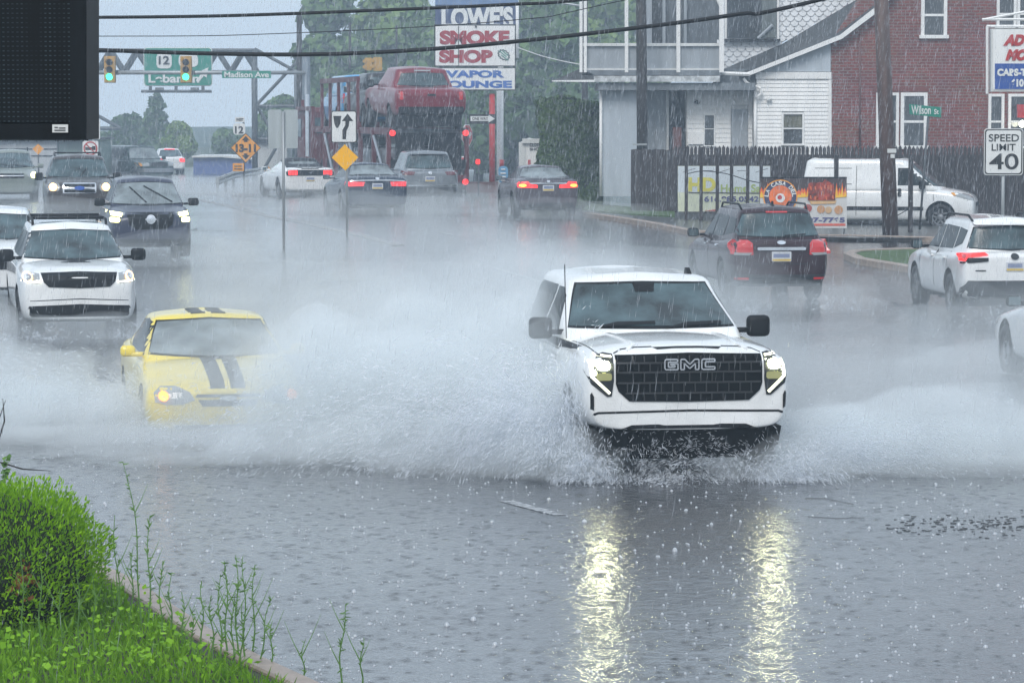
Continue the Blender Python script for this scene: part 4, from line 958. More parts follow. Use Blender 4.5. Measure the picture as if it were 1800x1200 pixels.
# ---------------------------------------------------------------- smoke shop signs
s = Site('shop_sign', 868, 330, 125, 'white smoke shop and vapor lounge sign on a red pole', 'sign')
s.pole('pole', 865, 165, None, .12, M['red'], .25)
pn = s.rect('sign_cabinet', 763.5, 43, 907, 117.5, M['signblack'], 0, .35); s.rect('sign_face', 765.5, 45.5, 905, 115.5, M['white'], -.02, 0, pn)
crim = mat('crimson', (.34, .02, .03), .5, var=.2)
s.text('SMOKE', 773, 54, 896, 79, crim, -.03, .06, pn); s.text('SHOP', 772, 88, 866, 111, crim, -.03, .06, pn)
s.bars('panel_seam', [((806, 46), (806, 116))], .015, M['signblack'], -.03, pn)
bd = []
for k in range(26):
    an = 2*PI*k/26; r1 = 1 if k % 2 else .82
    x_, y_ = 13*r1*math.cos(an), 9.5*r1*math.sin(an); bd.append((885.5+x_*.80-y_*.6, 97+x_*.6+y_*.80))
bdg = s.poly('badge', bd, mat('badge_dark', (.06, .09, .09), .5), -.03, 0, pn); s.poly('badge_face', [(885.5+(x_-885.5)*.75, 97+(y_-97)*.75) for x_, y_ in bd], SW, -.04, 0, bdg)
s.bars('badge_lines', [((878, 90), (890, 100)), ((881, 97), (893, 106)), ((884, 90), (893, 98))], .02, M['green'], -.05, bdg)
s.bars('bolt', [((835, 46.5), (838, 46.5))], .06, M['signblack'], -.05, pn)
pn = s.rect('sign_cabinet', 766, 119, 906.5, 159.5, M['signblack'], 0, .35); s.rect('sign_face', 767.5, 120.5, 905, 157.5, M['white'], -.02, 0, pn)
bl = mat('sign_blue', (.03, .12, .42), .5)
s.text('VAPOR', 783, 124, 887, 137, bl, -.03, .05, pn); s.text('LOUNGE', 771, 142, 900, 155, bl, -.03, .05, pn)
s = Site('store_sign', 838, 330, 150, 'large dark blue store sign partly hidden behind the smoke shop sign', 'sign')
s.rect('sign_cabinet', 765, -12, 911, 52, mat('navy_sign', (.035, .055, .15), .5), 0, .5)
s.text("LOWE'S", 776, 11, 902, 52, SW, -.05, .05)
s.rect('sign_top', 765, -14, 911, 9, mat('sign_top_blue', (.12, .2, .38), .5), -.06, .52)
s.pole('pole', 909, -5, 102, .09, M['white']); s.pole('pole', 880, 50, None, .14, M['white'], .3)
s = Site('utility_pole', 878, 330, 128, 'white painted pole with red band behind the red sign pole', 'pole')
s.pole('pole', 878, 160, None, .12, M['white'], 0); s.pole('band', 880.5, 281, 294, .135, M['red'], 0)
s = Site('banner_flag', 883, 330, 112, 'small pale blue feather banner by the kerb', 'banner')
s.panel('banner', 876, 292, 893, 322, mat('pale_blue', (.12, .33, .55), .6), 0, .03, .12); s.panel('base', 878, 322, 891, 333, M['offwhite'], 0, .2, .03)
s.bars('lettering', [((881, 298), (888, 298)), ((880, 305), (889, 305)), ((880, 311), (889, 311)), ((880, 317), (888, 317))], .03, SW, -.02)
s = Site('bollard', 817, 340, 118, 'white bollard with a red stripe right of the silver SUV', 'bollard')
s.pole('post', 812, 275, None, .10, M['white'], 0); s.pole('band', 812, 277, 292, .11, M['red'], 0)
s = Site('delineator', 841, 345, 112, 'thin marker post with a red reflector', 'post')
s.pole('post', 841, 286, None, .025, M['darksteel'], 0); s.panel('reflector', 836, 280, 844, 289, M['brake'], -.04, -.02, .05)
s = Site('garden_wall', 840, 340, 122, 'low dull red wall at the foot of the sign poles', 'wall')
s.rect('wall', 815, 320, 875, 345, mat('dull_brick', (.12, .045, .04), .6, var=.3), 0, .4)
s = Site('donation_bin', 945, 320, 97, 'white clothing and shoe donation bin beside the hedge', 'bin', rz=R(0))
s.poly('bin_body', [(913, 345), (976, 345), (975, 284), (970, 262), (952, 259), (952, 247), (930, 243), (913, 252)], M['white'], 0, 1.4)
s.rect('side_panel', 912, 250, 924, 345, M['offwhite'], -.02, .02)
s.rect('chute', 918, 244, 950, 252, M['offwhite'], -.12, .3)
s.text('CLOTHING', 931, 252, 962, 258, M['signblack'], -.02, .03); s.text('SHOE BIN', 931, 260, 967, 265, M['signblack'], -.02, .03)
s.rect('slot_mark', 928, 281, 933, 303, M['red'], -.02, 0)

# ---------------------------------------------------------------- poles and wires
def upole(px, ytop, ybase, r0, label, top=None, lean=0, Y=None, mt=None):
    q = G(px, ybase) if Y is None else Vector((at(px, ybase, Y).x, Y, gz(at(px, ybase, Y).x, Y)))
    rt = empty('utility_pole', q, 0, label, 'utility pole')
    tp = at(px+lean, ytop, q.y)-q
    obj('pole', tubes([([(0, 0, -.1), tuple(tp*.5), tuple(tp)], [r0, r0*.93, r0*.85])], 14), mt or M['pole'], rt, smooth=True)
    return rt, q
u1, q1 = upole(1130, -120, 374, .165, 'dark wooden utility pole in front of the white porch house', lean=-4)
bm = boxes([((-.1, -.2, at(1130, 254, q1.y).z-q1.z), (.4, .1, .05)), ((0, -.18, at(1130, 307, q1.y).z-q1.z), (.25, .06, .09))]); obj('bracket', bm, M['steel'], u1)
brown = mat('pole_brown', (.085, .045, .035), .55, streak=True, var=.35, vs=8, bump=.4, bs=30)
u2, q2 = upole(1566, -120, 420, .20, 'reddish brown utility pole in front of the parked van', lean=-22, mt=brown)
z_ = at(1560, 265, q2.y).z-q2.z
obj('tag', boxes([((-.02, -.19, z_), (.22, .02, .10)), ((.0, -.19, z_-.13), (.10, .02, .10))]), M['offwhite'], u2)
u3, q3 = upole(526, 25, 300, .15, 'distant utility pole rising beside the gantry', Y=150)
u4, q4 = upole(1028, -60, 330, .15, 'grey pole beyond the left end of the porch', Y=140)
obj('lamp_arm', tubes([([(0, 0, at(1028, 12, 140).z-q4.z), (-1.0, 0, at(1000, 6, 140).z-q4.z)], .05)]), M['steel'], u4)
u5, q5 = upole(697, 45, 300, .07, 'thin distant pole behind the blue truck load', Y=170); u6, q6 = upole(615, 40, 300, .09, 'thin distant pole in front of the trees left of centre', Y=176)
def wire(name, pts, r, label, Y, mt=None):
    P_ = [at(x, y, Y) for x, y in pts]; q = []
    for i in range(len(P_)-1):
        p0, p1, p2, p3 = P_[max(i-1, 0)], P_[i], P_[i+1], P_[min(i+2, len(P_)-1)]
        for k in range(8):
            t = k/8; q.append(.5*((2*p1)+(-p0+p2)*t+(2*p0-5*p1+4*p2-p3)*t*t+(-p0+3*p1-3*p2+p3)*t**3))
    q.append(P_[-1]); o = q[0].copy()
    w = obj(name, tubes([([tuple(p-o) for p in q], r)], 8), mt or M['black'], smooth=True); w.location = o
    tag(w, label, 'cable'); return w
wire('cable', [(-900, 24), (0, 31), (155, 31), (400, 28), (700, 17), (900, 8), (1040, -2), (1500, -60), (2400, -220)], .021, 'upper black overhead cable crossing above the store sign', 40)
wire('cable', [(-900, 60), (0, 86), (155, 88), (350, 94), (540, 96), (720, 89), (900, 74), (1130, 48), (1300, 25), (1450, -2), (2400, -240)], .027, 'thick lower overhead cable crossing in front of the smoke shop sign', 41)
wire('cable', [(-900, 60), (155, 64), (500, 59), (900, 36), (1100, 0), (2000, -200)], .006, 'thin overhead wire between the two thick cables', 45)
wire('cable', [(910, 84), (950, 98), (990, 108), (1022, 114)], .02, 'thin pale service wire from the store sign to the porch', 120, M['offwhite'])
# ---------------------------------------------------------------- houses
def brick_mat():
    m, t, p = nmat('brick_wall'); L = t.links.new
    tc = node(t, 'ShaderNodeTexCoord'); mp = node(t, 'ShaderNodeMapping'); mp.inputs['Rotation'].default_value = (R(90), 0, 0)
    sp = node(t, 'ShaderNodeSeparateXYZ'); cb = node(t, 'ShaderNodeCombineXYZ'); L(tc.outputs['Object'], sp.inputs[0]); L(sp.outputs[0], cb.inputs[0]); L(sp.outputs[2], cb.inputs[1])
    b = node(t, 'ShaderNodeTexBrick'); b.inputs['Scale'].default_value = 1; b.inputs['Brick Width'].default_value = .24; b.inputs['Row Height'].default_value = .088; b.inputs['Mortar Size'].default_value = .013
    b.inputs['Color1'].default_value = (.27, .05, .035, 1); b.inputs['Color2'].default_value = (.17, .032, .026, 1); b.inputs['Mortar'].default_value = (.22, .16, .15, 1)
    L(cb.outputs[0], b.inputs['Vector'])
    n = node(t, 'ShaderNodeTexNoise'); n.inputs['Scale'].default_value = .8; n.inputs['Detail'].default_value = 5; L(tc.outputs['Object'], n.inputs['Vector'])
    mx = node(t, 'ShaderNodeMix'); mx.data_type = 'RGBA'; mx.blend_type = 'MULTIPLY'; mx.inputs[0].default_value = .5
    L(b.outputs[0], mx.inputs[6]); L(n.outputs[1], mx.inputs[7]); L(mx.outputs[2], p.inputs['Base Color'])
    bu = node(t, 'ShaderNodeBump'); bu.inputs['Strength'].default_value = .5; bu.inputs['Distance'].default_value = .01; bu.invert = True; L(b.outputs['Fac'], bu.inputs['Height']); L(bu.outputs[0], p.inputs['Normal'])
    p.inputs['Roughness'].default_value = .5
    return m
BRICK = brick_mat()
shing = mat('roof_shingle', (.055, .06, .065), .5, var=.4, vs=9, bump=.6, bs=14)
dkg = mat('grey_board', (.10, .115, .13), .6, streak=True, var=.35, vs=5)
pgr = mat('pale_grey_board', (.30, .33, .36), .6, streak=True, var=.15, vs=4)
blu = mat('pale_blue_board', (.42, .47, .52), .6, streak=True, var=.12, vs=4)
def siding(s, name, x0, y0, x1, y1, step, y=0, mt=None, cut=()):
    "overlapping boards, each a tilted plank; part of one wall mesh; cut = openings"
    (X0, Z1), (X1, Z0) = s.p(x0, y0), s.p(x1, y1); bm = bmesh.new(); n = max(1, round((Z1-Z0)/step)); st = (Z1-Z0)/n
    cs = [(s.p(a, b)[0], s.p(a, d)[1], s.p(c, b)[0], s.p(a, b)[1]) for a, b, c, d in cut]
    for k in range(n):
        z0, z1 = Z0+k*st, Z0+(k+1)*st; segs = [(X0, X1)]
        for (a, b, c, d) in cs:
            if z1 > b+.02 and z0 < d-.02:
                new = []
                for u, v in segs:
                    if a > u: new.append((u, min(a, v)))
                    if c < v: new.append((max(c, u), v))
                segs = [q for q in new if q[1]-q[0] > .01]
        for u, v in segs:
            vv = [bm.verts.new(q) for q in ((u, y-.028, z0), (v, y-.028, z0), (v, y-.004, z1), (u, y-.004, z1), (u, y+.03, z0), (v, y+.03, z0))]
            bm.faces.new((vv[0], vv[1], vv[2], vv[3])); bm.faces.new((vv[4], vv[5], vv[1], vv[0]))
    return obj(name, bm, mt or M['white'], s.root)
def window(s, x0, y0, x1, y1, y=-.06, name='window', mid=None, frame=3, curtain=False, fm=None):
    fm = fm or M['white']
    w = obj(name, boxes([]), fm, s.root) if 0 else None
    (X0, Z1), (X1, Z0) = s.p(x0, y0), s.p(x1, y1); f = frame/FPX*s.Y
    lst = [(((X0+X1)/2, y+.03, Z1-f/2), (X1-X0, .10, f)), (((X0+X1)/2, y+.02, Z0+f/2), (X1-X0+f, .14, f)), ((X0+f/2, y+.03, (Z0+Z1)/2), (f, .098, Z1-Z0-2*f)), ((X1-f/2, y+.03, (Z0+Z1)/2), (f, .098, Z1-Z0-2*f))]
    zm = s.p(0, mid)[1] if mid else (Z0+Z1)/2
    lst.append((((X0+X1)/2, y+.035, zm), (X1-X0-2*f, .06, f*.7)))
    w = obj(name, boxes(lst), fm, s.root)
    obj('pane', boxes([(((X0+X1)/2, y+.06, (Z0+Z1)/2), (X1-X0-1.9*f, .02, Z1-Z0-1.9*f))]), M['winglass'], w)
    if curtain: obj('curtain', boxes([(((X0+X1)/2, y+.046, (Z1+zm)/2), (X1-X0-2.2*f, .004, Z1-zm-1.6*f))]), mat('curtain', (.13, .13, .10), .8, streak=True, var=.5, vs=14), w)
    return w
# brick house
s = Site('brick_house', 1640, 300, 92, 'two storey red brick house with white windows behind the picket fence', 'house')
HB = s
zb_ = 400
s.poly('wall', [(1461, zb_), (1990, zb_), (1990, -260), (1760, -330), (1461, 70)], BRICK, 0, 9)
rk = [(1311, 128), (1314, 134), (1478, 69), (1546, 18), (1562, 0), (1700, -180), (1694, -184), (1556, -7), (1541, 10), (1475, 62)]
s.poly('rake_board', rk, M['white'], -.35, -.25)
# roof slope: from the rake board back and up to the left
bm = bmesh.new()
lo = [at(1312, 131, 91.7), at(1477, 63, 91.7), at(1543, 12, 91.7), at(1697, -183, 91.7)]
up = [at(1266, 124, 93.4), at(1376, 77, 93.4), at(1505, 0, 93.4), at(1650, -190, 93.4)]
vs = []
for a_, b_ in zip(lo, up): vs.append([bm.verts.new(v-s.o) for v in (a_, b_, b_+Vector((0, 0, -.15)), a_+Vector((0, 0, -.1)))])
for a_, b_ in zip(vs, vs[1:]):
    for k in range(4): bm.faces.new((a_[k], a_[(k+1) % 4], b_[(k+1) % 4], b_[k]))
bm.faces.new(vs[0]); bm.faces.new(vs[-1][::-1]); bmesh.ops.recalc_face_normals(bm, faces=bm.faces[:])
obj('roof', bm, shing, s.root)
window(s, 1619, -20, 1664, 68, -.07, mid=27, frame=6)
window(s, 1540, 163, 1579, 262, -.07, mid=214, frame=5); window(s, 1583, 163, 1629, 262, -.07, mid=214, frame=6)
window(s, 1752, -30, 1786, 50, -.07, mid=25, frame=5); window(s, 1788, -30, 1822, 50, -.07, mid=25, frame=5)
window(s, 1737, 165, 1764, 262, -.07, mid=214, frame=5); window(s, 1772, 165, 1806, 262, -.07, mid=214, frame=5)
s.pole('drain_pipe', 1511, 60, 262, .03, mat('pipe_brown', (.13, .05, .045), .5), -.06)
s.rect('lintel', 1536, 153, 1632, 161, mat('brick_lintel', (.15, .04, .035), .5), -.03, .05)
# white wing and porch
s = Site('porch_house', 1240, 300, 92, 'white sided house wing with an upper porch and scalloped shingle gable', 'house')
bkm = mat('wall_shadow_grey', (.16, .18, .20), .6, streak=True)
s.rect('wall', 1329, 75, 1460.5, zb_, M['offwhite'], .05, 5) if 0 else s.poly('wall', [(1329, zb_), (1460.3, zb_), (1460.3, 76), (1329, 130)], M['offwhite'], .05, 5)
s.poly('gable_board', [(1331, 126), (1460, 126), (1460, 76)], blu, -.02, .05)
s.rect('frieze', 1328, 127, 1461, 139, M['white'], -.07, .04)
siding(s, 'siding', 1330, 140, 1460, 300, .115, 0, cut=[(1374, 198, 1413, 256)])
window(s, 1374, 198, 1413, 256, -.05, mid=226, frame=3.2, curtain=True)
s.rect('corner_board', 1456, 140, 1461.4, 300, M['white'], -.05, .04)
s.rect('wall', 1208, 156, 1326, zb_, M['offwhite'], .65, 4.5)
W2 = s.Y; 
siding(s, 'siding', 1210, 160, 1325, 300, .14, .6, cut=[(1239, 201, 1259, 256), (1287, 190, 1318, 300)])
window(s, 1239, 201, 1259, 258, .55, mid=227, frame=2)
s.rect('door', 1288, 192, 1317, 300, pgr, .56, .62); 
s.pole('downspout', 1327, 156, 300, .05, M['white'], -.08); s.bars('downspout', [((1306, 138), (1312, 146)), ((1312, 146), (1336, 156)), ((1336, 156), (1337, 165)), ((1337, 165), (1328, 172))], .045, M['white'], -.2)
s.bars('gutter', [((1264, 129), (1316, 131))], .06, M['white'], -.35)
# lower storey under the porch
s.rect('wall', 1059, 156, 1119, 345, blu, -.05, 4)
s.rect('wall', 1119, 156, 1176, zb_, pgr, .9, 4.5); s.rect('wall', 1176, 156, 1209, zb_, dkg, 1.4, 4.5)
s.rect('corner_board', 1174, 158, 1178, 300, M['offwhite'], .8, .9); s.pole('downspout', 1056, 160, 345, .045, M['white'], -.15)
s.rect('chimney', 1184, 224, 1199, 300, mat('dull_brick', (0, 0, 0)), .3, .8)
s.rect('notice_board', 1211, 233, 1240, 254, M['white'], .50, .54)
s.bars('wall_lamp', [((1222, 178), (1231, 181))], .06, M['trim'], .5); s.bars('wall_lamp', [((1347, 176), (1356, 174))], .06, M['offwhite'], -.1)
s.rect('beam', 1050, 146, 1326, 159, mat('beam_grey', (.14, .16, .18), .6, streak=True, var=.3), -.5, 3)
s.rect('fascia', 1043, 134, 1263, 144.5, mat('peeling_white', (.5, .52, .53), .6, var=.45, vs=7), -.62, -.5)
s.rect('soffit', 1258, 121, 1330, 160, mat('beam_grey', (0, 0, 0)), .2, 1.2); s.rect('porch_floor', 1022, 124, 1266, 133, mat('beam_grey', (0, 0, 0)), -.6, 3.5)
s.poly('porch_roof_edge', [(970, 143), (1020, 121), (1045, 133), (1046, 144), (1020, 141)], shing, -.6, 1.5)
s.poly('fascia', [(970, 144), (1044, 145), (1044, 141), (970, 142)], M['white'], -.68, -.6)
for x0, x1 in ((1028, 1097), (1103, 1187), (1194, 1262)): s.rect('parapet_panel', x0, 82, x1, 121, pgr, -.45, -.35)
s.rect('rail_cap', 1024, 77, 1266, 82, M['offwhite'], -.55, -.3); s.rect('rail_foot', 1024, 121, 1266, 124, M['offwhite'], -.5, -.3)
for px, t_ in ((1020.5, 2.6), (1028, 2.6), (1100, 3), (1190.5, 3.3), (1266, 4)): s.rect('porch_post', px-t_, -60, px+t_, 128, M['white'], -.62, -.46)
s.bars('brace', [((1255, -10), (1266, 16))], .05, M['white'], -.5)
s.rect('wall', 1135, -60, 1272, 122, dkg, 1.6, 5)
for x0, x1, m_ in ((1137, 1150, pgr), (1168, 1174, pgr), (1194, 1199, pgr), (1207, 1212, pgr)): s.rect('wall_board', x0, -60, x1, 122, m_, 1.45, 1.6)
s.rect('curtain', 1151, -60, 1168, 74, mat('dark_drape', (.03, .035, .04), .7, streak=True, var=.5, vs=12), 1.4, 1.59)
# gable wall with fish-scale shingles
gw = [(1270, 122), (1270, 69), (1374, 69), (1374, -40), (1560, -60), (1505, 0), (1376, 76)]
scm = mat('scallop_white', (.62, .64, .66), .5, var=.1, vs=3)
s.poly('gable_wall', [(1270, 122), (1270, 70), (1374, 70), (1374, -200), (1640, -200), (1505, 0), (1376, 77)], mat('scallop_gap', (.34, .35, .37), .6), 1.5, 2)
def inside(x, y, poly):
    c_ = False; j = len(poly)-1
    for i in range(len(poly)):
        if (poly[i][1] > y) != (poly[j][1] > y) and x < (poly[j][0]-poly[i][0])*(y-poly[i][1])/(poly[j][1]-poly[i][1])+poly[i][0]: c_ = not c_
        j = i
    return c_
bm = bmesh.new(); gpoly = [(1270, 124), (1270, 70), (1374, 70), (1374, -60), (1560, -60), (1508, 0), (1378, 79)]
row = 0; yy = -40.0
while yy < 122:
    xx = 1266+(7 if row % 2 else 0)
    while xx < 1560:
        if inside(xx+7, yy+4, gpoly):
            sc_ = [(xx, yy), (xx+14, yy), (xx+14, yy+7), (xx+11, yy+11), (xx+7, yy+12.5), (xx+3, yy+11), (xx, yy+7)]
            q = [s.p(*k) for k in sc_]; zt_ = max(k[1] for k in q)
            f = [bm.verts.new((k[0], 1.5-.02-.05*(zt_-k[1])/.2, k[1])) for k in q]; bk = [bm.verts.new((k[0], 1.5-.0-.05*(zt_-k[1])/.2, k[1])) for k in q]
            bm.faces.new(f); 
            for i in range(len(f)): bm.faces.new((f[i], bk[i], bk[(i+1) % len(f)], f[(i+1) % len(f)]))
        xx += 14.6
    yy += 9; row += 1
bmesh.ops.recalc_face_normals(bm, faces=bm.faces[:]); obj('shingles', bm, scm, s.root)
w = s.rect('window', 1279, -60, 1376, 70, M['white'], 1.30, 1.50); s.rect('pane', 1283, -60, 1372, 66, mat('recess_shade', (.035, .042, .05), .3, streak=True, var=.5, vs=5), 1.27, 1.30, w)  # the dark panel paints the shade of an open recess
s.rect('curtain', 1345, -60, 1371, 65, mat('recess_drape', (.13, .15, .15), .7, streak=True, var=.4), 1.25, 1.27, w); s.rect('curtain', 1318, 28, 1343, 66, mat('dark_drape', (0, 0, 0)), 1.25, 1.27, w)
s.bars('curtain_pole', [((1338, 66), (1364, 42))], .05, pgr, 1.2, w)
s.rect('window_sill', 1276, 67, 1378, 71, M['trim'], 1.22, 1.5)

# picket fence
s = Site('picket_fence', 1450, 370, 88.5, 'long dark wooden picket fence in front of the houses', 'fence')
bm = bmesh.new(); x = at(1186, 0, 88.5).x
while x < 25:
    X = x-s.o.x; g = gz(x, 88.5)-s.o.z; t_ = 2.32+random.uniform(-.025, .025)+s.p(0, 259)[1]*0; ztop = s.p(0, 256)[1]+random.uniform(-.02, .02)
    tmp = [(X, g-.1), (X+.095, g-.1), (X+.095, ztop-.08), (X+.0475, ztop), (X, ztop-.08)]
    y_ = random.uniform(-.006, .006); prism(tmp, y_, y_+.02, bm); x += .112 if random.random() > .02 else .15
bmesh.ops.recalc_face_normals(bm, faces=bm.faces[:])
obj('pickets', bm, M['wood'], s.root)
(X0, _), (X1, _) = s.p(1186, 300), (25-s.o.x, 0); zt_ = s.p(0, 256)[1]
obj('rail', boxes([(((X0+X1)/2, .06, zt_-.3), (X1-X0, .07, .09)), (((X0+X1)/2, .06, zt_-1.5), (X1-X0, .07, .09))]), M['wood'], s.root)
obj('backing', boxes([(((X0+X1)/2, .13, (zt_-.32)/2), (X1-X0, .03, zt_-.32))]), M['wood'], s.root)
s = Site('board_fence', 1148, 370, 87.5, 'short dark board fence either side of the utility pole', 'fence')
bm = bmesh.new(); X = s.p(1109, 300)[0]; 
while X < s.p(1184, 300)[0]:
    prism([(X, -.1), (X+.135, -.1), (X+.135, s.p(0, 262)[1]+random.uniform(-.04, .02)), (X, s.p(0, 262)[1]+random.uniform(-.04, .02))], 0, .025, bm); X += .142
bmesh.ops.recalc_face_normals(bm, faces=bm.faces[:]); obj('boards', bm, M['wood'], s.root)

# banner and its stakes
s = Site('advertising_banner', 1270, 375, 82.5, 'pale banner with yellow letters and a phone number behind dark stakes', 'banner')
pn = s.rect('banner', 1191.5, 292, 1354, 372, mat('banner_cream', (.62, .66, .50), .5, var=.1), 0, .03)
s.rect('banner_top', 1191.7, 292.4, 1353.8, 338, mat('banner_blue', (.58, .64, .68), .5, var=.05), -.006, 0, pn)
s.text('HD', 1210, 312, 1258, 337, mat('banner_yellow', (.65, .60, .08), .5), -.012, .05, pn)
s.text('Home Sale', 1267, 324, 1350, 338, mat('banner_olive', (.35, .45, .12), .5), -.012, .02, pn)
s.text('616.985.0542', 1238, 345, 1334, 355, mat('banner_navy', (.08, .08, .22), .5), -.012, .03, pn)
s.bars('underline', [((1210, 339), (1258, 339)), ((1258, 339), (1350, 340))], .012, M['signblack'], -.01, pn)
s.poly('swoosh', [(1238, 371), (1255, 368.5), (1285, 367), (1300, 371.5)], M['red'], -.012, 0, pn)
for i in range(5): s.bars('drawing', [((1200+i*32, 303-3*(i % 2)), (1222+i*32, 296+4*(i % 2)))], .006, M['trim'], -.01, pn)
first = None
for i, px in enumerate((1206.5, 1232.5, 1261, 1286, 1314.5, 1338)):
    Yp = 81.6; X = at(px, 300, Yp).x; yb = (385, 392, 378, 378, 376, 376)[i]
    if first is None:
        first = empty('stake', (X, Yp, gz(X, Yp)+.10), 0, 'dark square wooden stake standing in the row before the pale banner', 'post', 'dark stakes in front of the pale banner')
        obj('shaft', rbox((0, 0, .93), (.085, .085, 1.94), .012, 1), M['wood'], first); stk = first
    else:
        stk = first.copy(); COL.objects.link(stk); stk.location = (X, Yp, gz(X, Yp)+.10)
        c_ = first.children[0].copy(); COL.objects.link(c_); c_.parent = stk
for px, Yp, hh, lab in ((1470, 83, 1.9, 'dark stake rising behind the restaurant banner'), (1601, 79.5, 2.0, 'thick dark stake right of the brown utility pole'), ):
    X = at(px, 300, Yp).x; o = empty('stake', (X, Yp, gz(X, Yp)+.1), 0, lab, 'post', None)
    obj('shaft', rbox((0, 0, hh/2-.03), (.115, .115, hh), .012, 1), M['wood'], o)
ch = wire('chain', [(1206, 306), (1232, 301), (1262, 303), (1286, 308), (1314, 317), (1338, 322)], .012, 'slack dark rope strung across the stakes before the banner', 81.5)
ch['category'] = 'rope'
ch = wire('chain', [(1470, 378), (1500, 392), (1545, 394), (1575, 380), (1600, 366)], .012, 'slack dark rope hanging between stakes before the van', 79.4); ch['category'] = 'rope'

# restaurant banner
s = Site('restaurant_banner', 1415, 400, 77.5, 'colourful restaurant banner with flames, a round logo and a grilled burger', 'banner')
pn = s.rect('banner', 1336, 312.5, 1488.5, 401, mat('banner_pale', (.55, .55, .54), .5, var=.08), 0, .03)
s.rect('banner_night', 1336.2, 312.7, 1488.3, 345, mat('banner_dark', (.05, .03, .03), .5, var=.3), -.006, 0, pn)
random.seed(3)
for x0, x1 in ((1336, 1352), (1392, 1422), (1468, 1488)):
    fl = []; n = int((x1-x0)/2.5)
    top_ = [(x0+(x1-x0)*k/n, 328+random.uniform(-8, 8) if k % 2 else 337+random.uniform(-3, 3)) for k in range(n+1)]
    s.poly('flames', [(x0, 347), (x1, 345)]+top_[::-1], mat('flame_red', (.75, .13, .03), .5), -.012, 0, pn)
    s.poly('flames', [(x0, 348), (x1, 346)]+[(a_, b_+7) for a_, b_ in top_[::-1]], mat('flame_yellow', (.85, .50, .02), .5), -.016, 0, pn)
def disc(s, cx, cy, r0, r1, mt, y, parent, name, a0=0, a1=2*PI):
    n = 28; out = [(cx+r1*math.cos(a0+(a1-a0)*k/n), cy-r1*math.sin(a0+(a1-a0)*k/n)) for k in range(n+1)]
    if r0 > 0: out += [(cx+r0*math.cos(a0+(a1-a0)*k/n), cy-r0*math.sin(a0+(a1-a0)*k/n)) for k in range(n, -1, -1)]
    return s.poly(name, out, mt, y, 0, parent)
cx_, cy_ = 1371.5, 346
lg = disc(s, cx_, cy_, 0, 30, mat('logo_navy', (.03, .035, .10), .5), -.018, pn, 'logo'); disc(s, cx_, cy_, 28.4, 30.2, M['orange'], -.022, lg, 'logo_ring')
disc(s, cx_, cy_, 0, 20, mat('logo_orange', (.75, .16, .03), .5, var=.3, vs=8), -.022, lg, 'logo_centre'); disc(s, cx_, cy_+2, 0, 8, SW, -.027, lg, 'logo_mark'); disc(s, cx_-1, cy_+1, 0, 4, M['red'], -.031, lg, 'logo_mark')
for k, ch_ in enumerate('LA CASA DEL'):
    if ch_ == ' ': continue
    an = R(172-k*16.4); x_, y_ = cx_+24.4*math.cos(an), cy_-24.4*math.sin(an); X, Z = s.p(x_, y_)
    t_ = text(ch_, .085, .105, SW, lg, 0, 0, -.03, .03); t_.location = (X, 0, Z); t_.rotation_euler = (0, -(an-PI/2), 0)
random.seed(5)
meat = [(1421+k*4.9, 318+random.uniform(-3, 4)+(4 if k in (0, 9) else 0)) for k in range(10)]
s.poly('burger_meat', [(1420, 352), (1468, 352)]+meat[::-1], mat('meat_red', (.30, .035, .015), .35, var=.9, vs=7), -.05, 0, pn)
for k in range(16):
    x_, y_ = random.uniform(1423, 1463), random.uniform(322, 346); s.poly('glaze', [(x_, y_), (x_+2.6, y_+1), (x_+3.2, y_+7), (x_+.8, y_+6)], mat('glaze_orange', (.65, .16, .05), .3), -.056, -.05, pn)
s.poly('bun', [(1422, 353), (1470, 352.5), (1468, 358), (1426, 359)], mat('bun_tan', (.60, .38, .18), .5), -.03, 0, pn)
disc(s, 1443, 368, 0, 7, mat('onion', (.50, .25, .10), .5), -.02, pn, 'side_dish'); disc(s, 1456, 369, 0, 6, mat('sausage', (.55, .35, .18), .5), -.024, pn, 'side_dish'); disc(s, 1474, 369, 0, 7.5, mat('onion', (0, 0, 0)), -.02, pn, 'side_dish'); disc(s, 1420, 366, 0, 7, mat('tomato', (.35, .06, .05), .5), -.02, pn, 'side_dish')
s.text('610-607-7765', 1372, 382, 1485, 391, mat('banner_navy', (0, 0, 0)), -.012, .04, pn)
s.rect('banner_stripe', 1340, 393, 1486, 397, mat('stripe_red', (.6, .10, .06), .5), -.01, 0, pn)
s.rect('banner_frame', 1336, 311, 1488.5, 313, M['black'], -.03, .05, pn)
for px in (1340, 1484): s.pole('leg', px, 402, None, .02, M['black'])

# motor sign at the right edge
s = Site('dealer_sign', 1770, 380, 76, 'white and blue car dealer sign with red letters cut by the right edge', 'sign')
pn = s.rect('sign_cabinet', 1742.5, 51, 1862, 161, M['offwhite'], 0, .3); s.rect('sign_face', 1745.5, 54, 1859, 158, M['white'], -.02, 0, pn)
s.rect('blue_field', 1748.5, 112, 1857, 157, mat('deep_blue', (.015, .07, .32), .4), -.028, -.02, pn)
s.text('AD', 1763, 61, 1801, 81, M['red'], -.035, .08, pn, italic=.3); s.text('MO', 1767, 87, 1806, 107, M['red'], -.035, .08, pn, italic=.3)
s.text('CARS-T', 1752.5, 121, 1804, 134, SW, -.035, .06, pn); s.text('610', 1777, 139, 1799, 153, SW, -.035, .06, pn)
s.bars('frame', [((1736, 46), (1870, 46)), ((1737, 46), (1737, 165)), ((1728, 34), (1870, 34)), ((1728, 35), (1870, 8))], .035, M['white'], .15)
s.pole('pole', 1850, 20, None, .12, M['white'], .2)
s = Site('wall_lamp', 1797, 218, 91.3, 'bright round lamp below a small red sign on the brick house', 'lamp')
s.root.location.z += 0
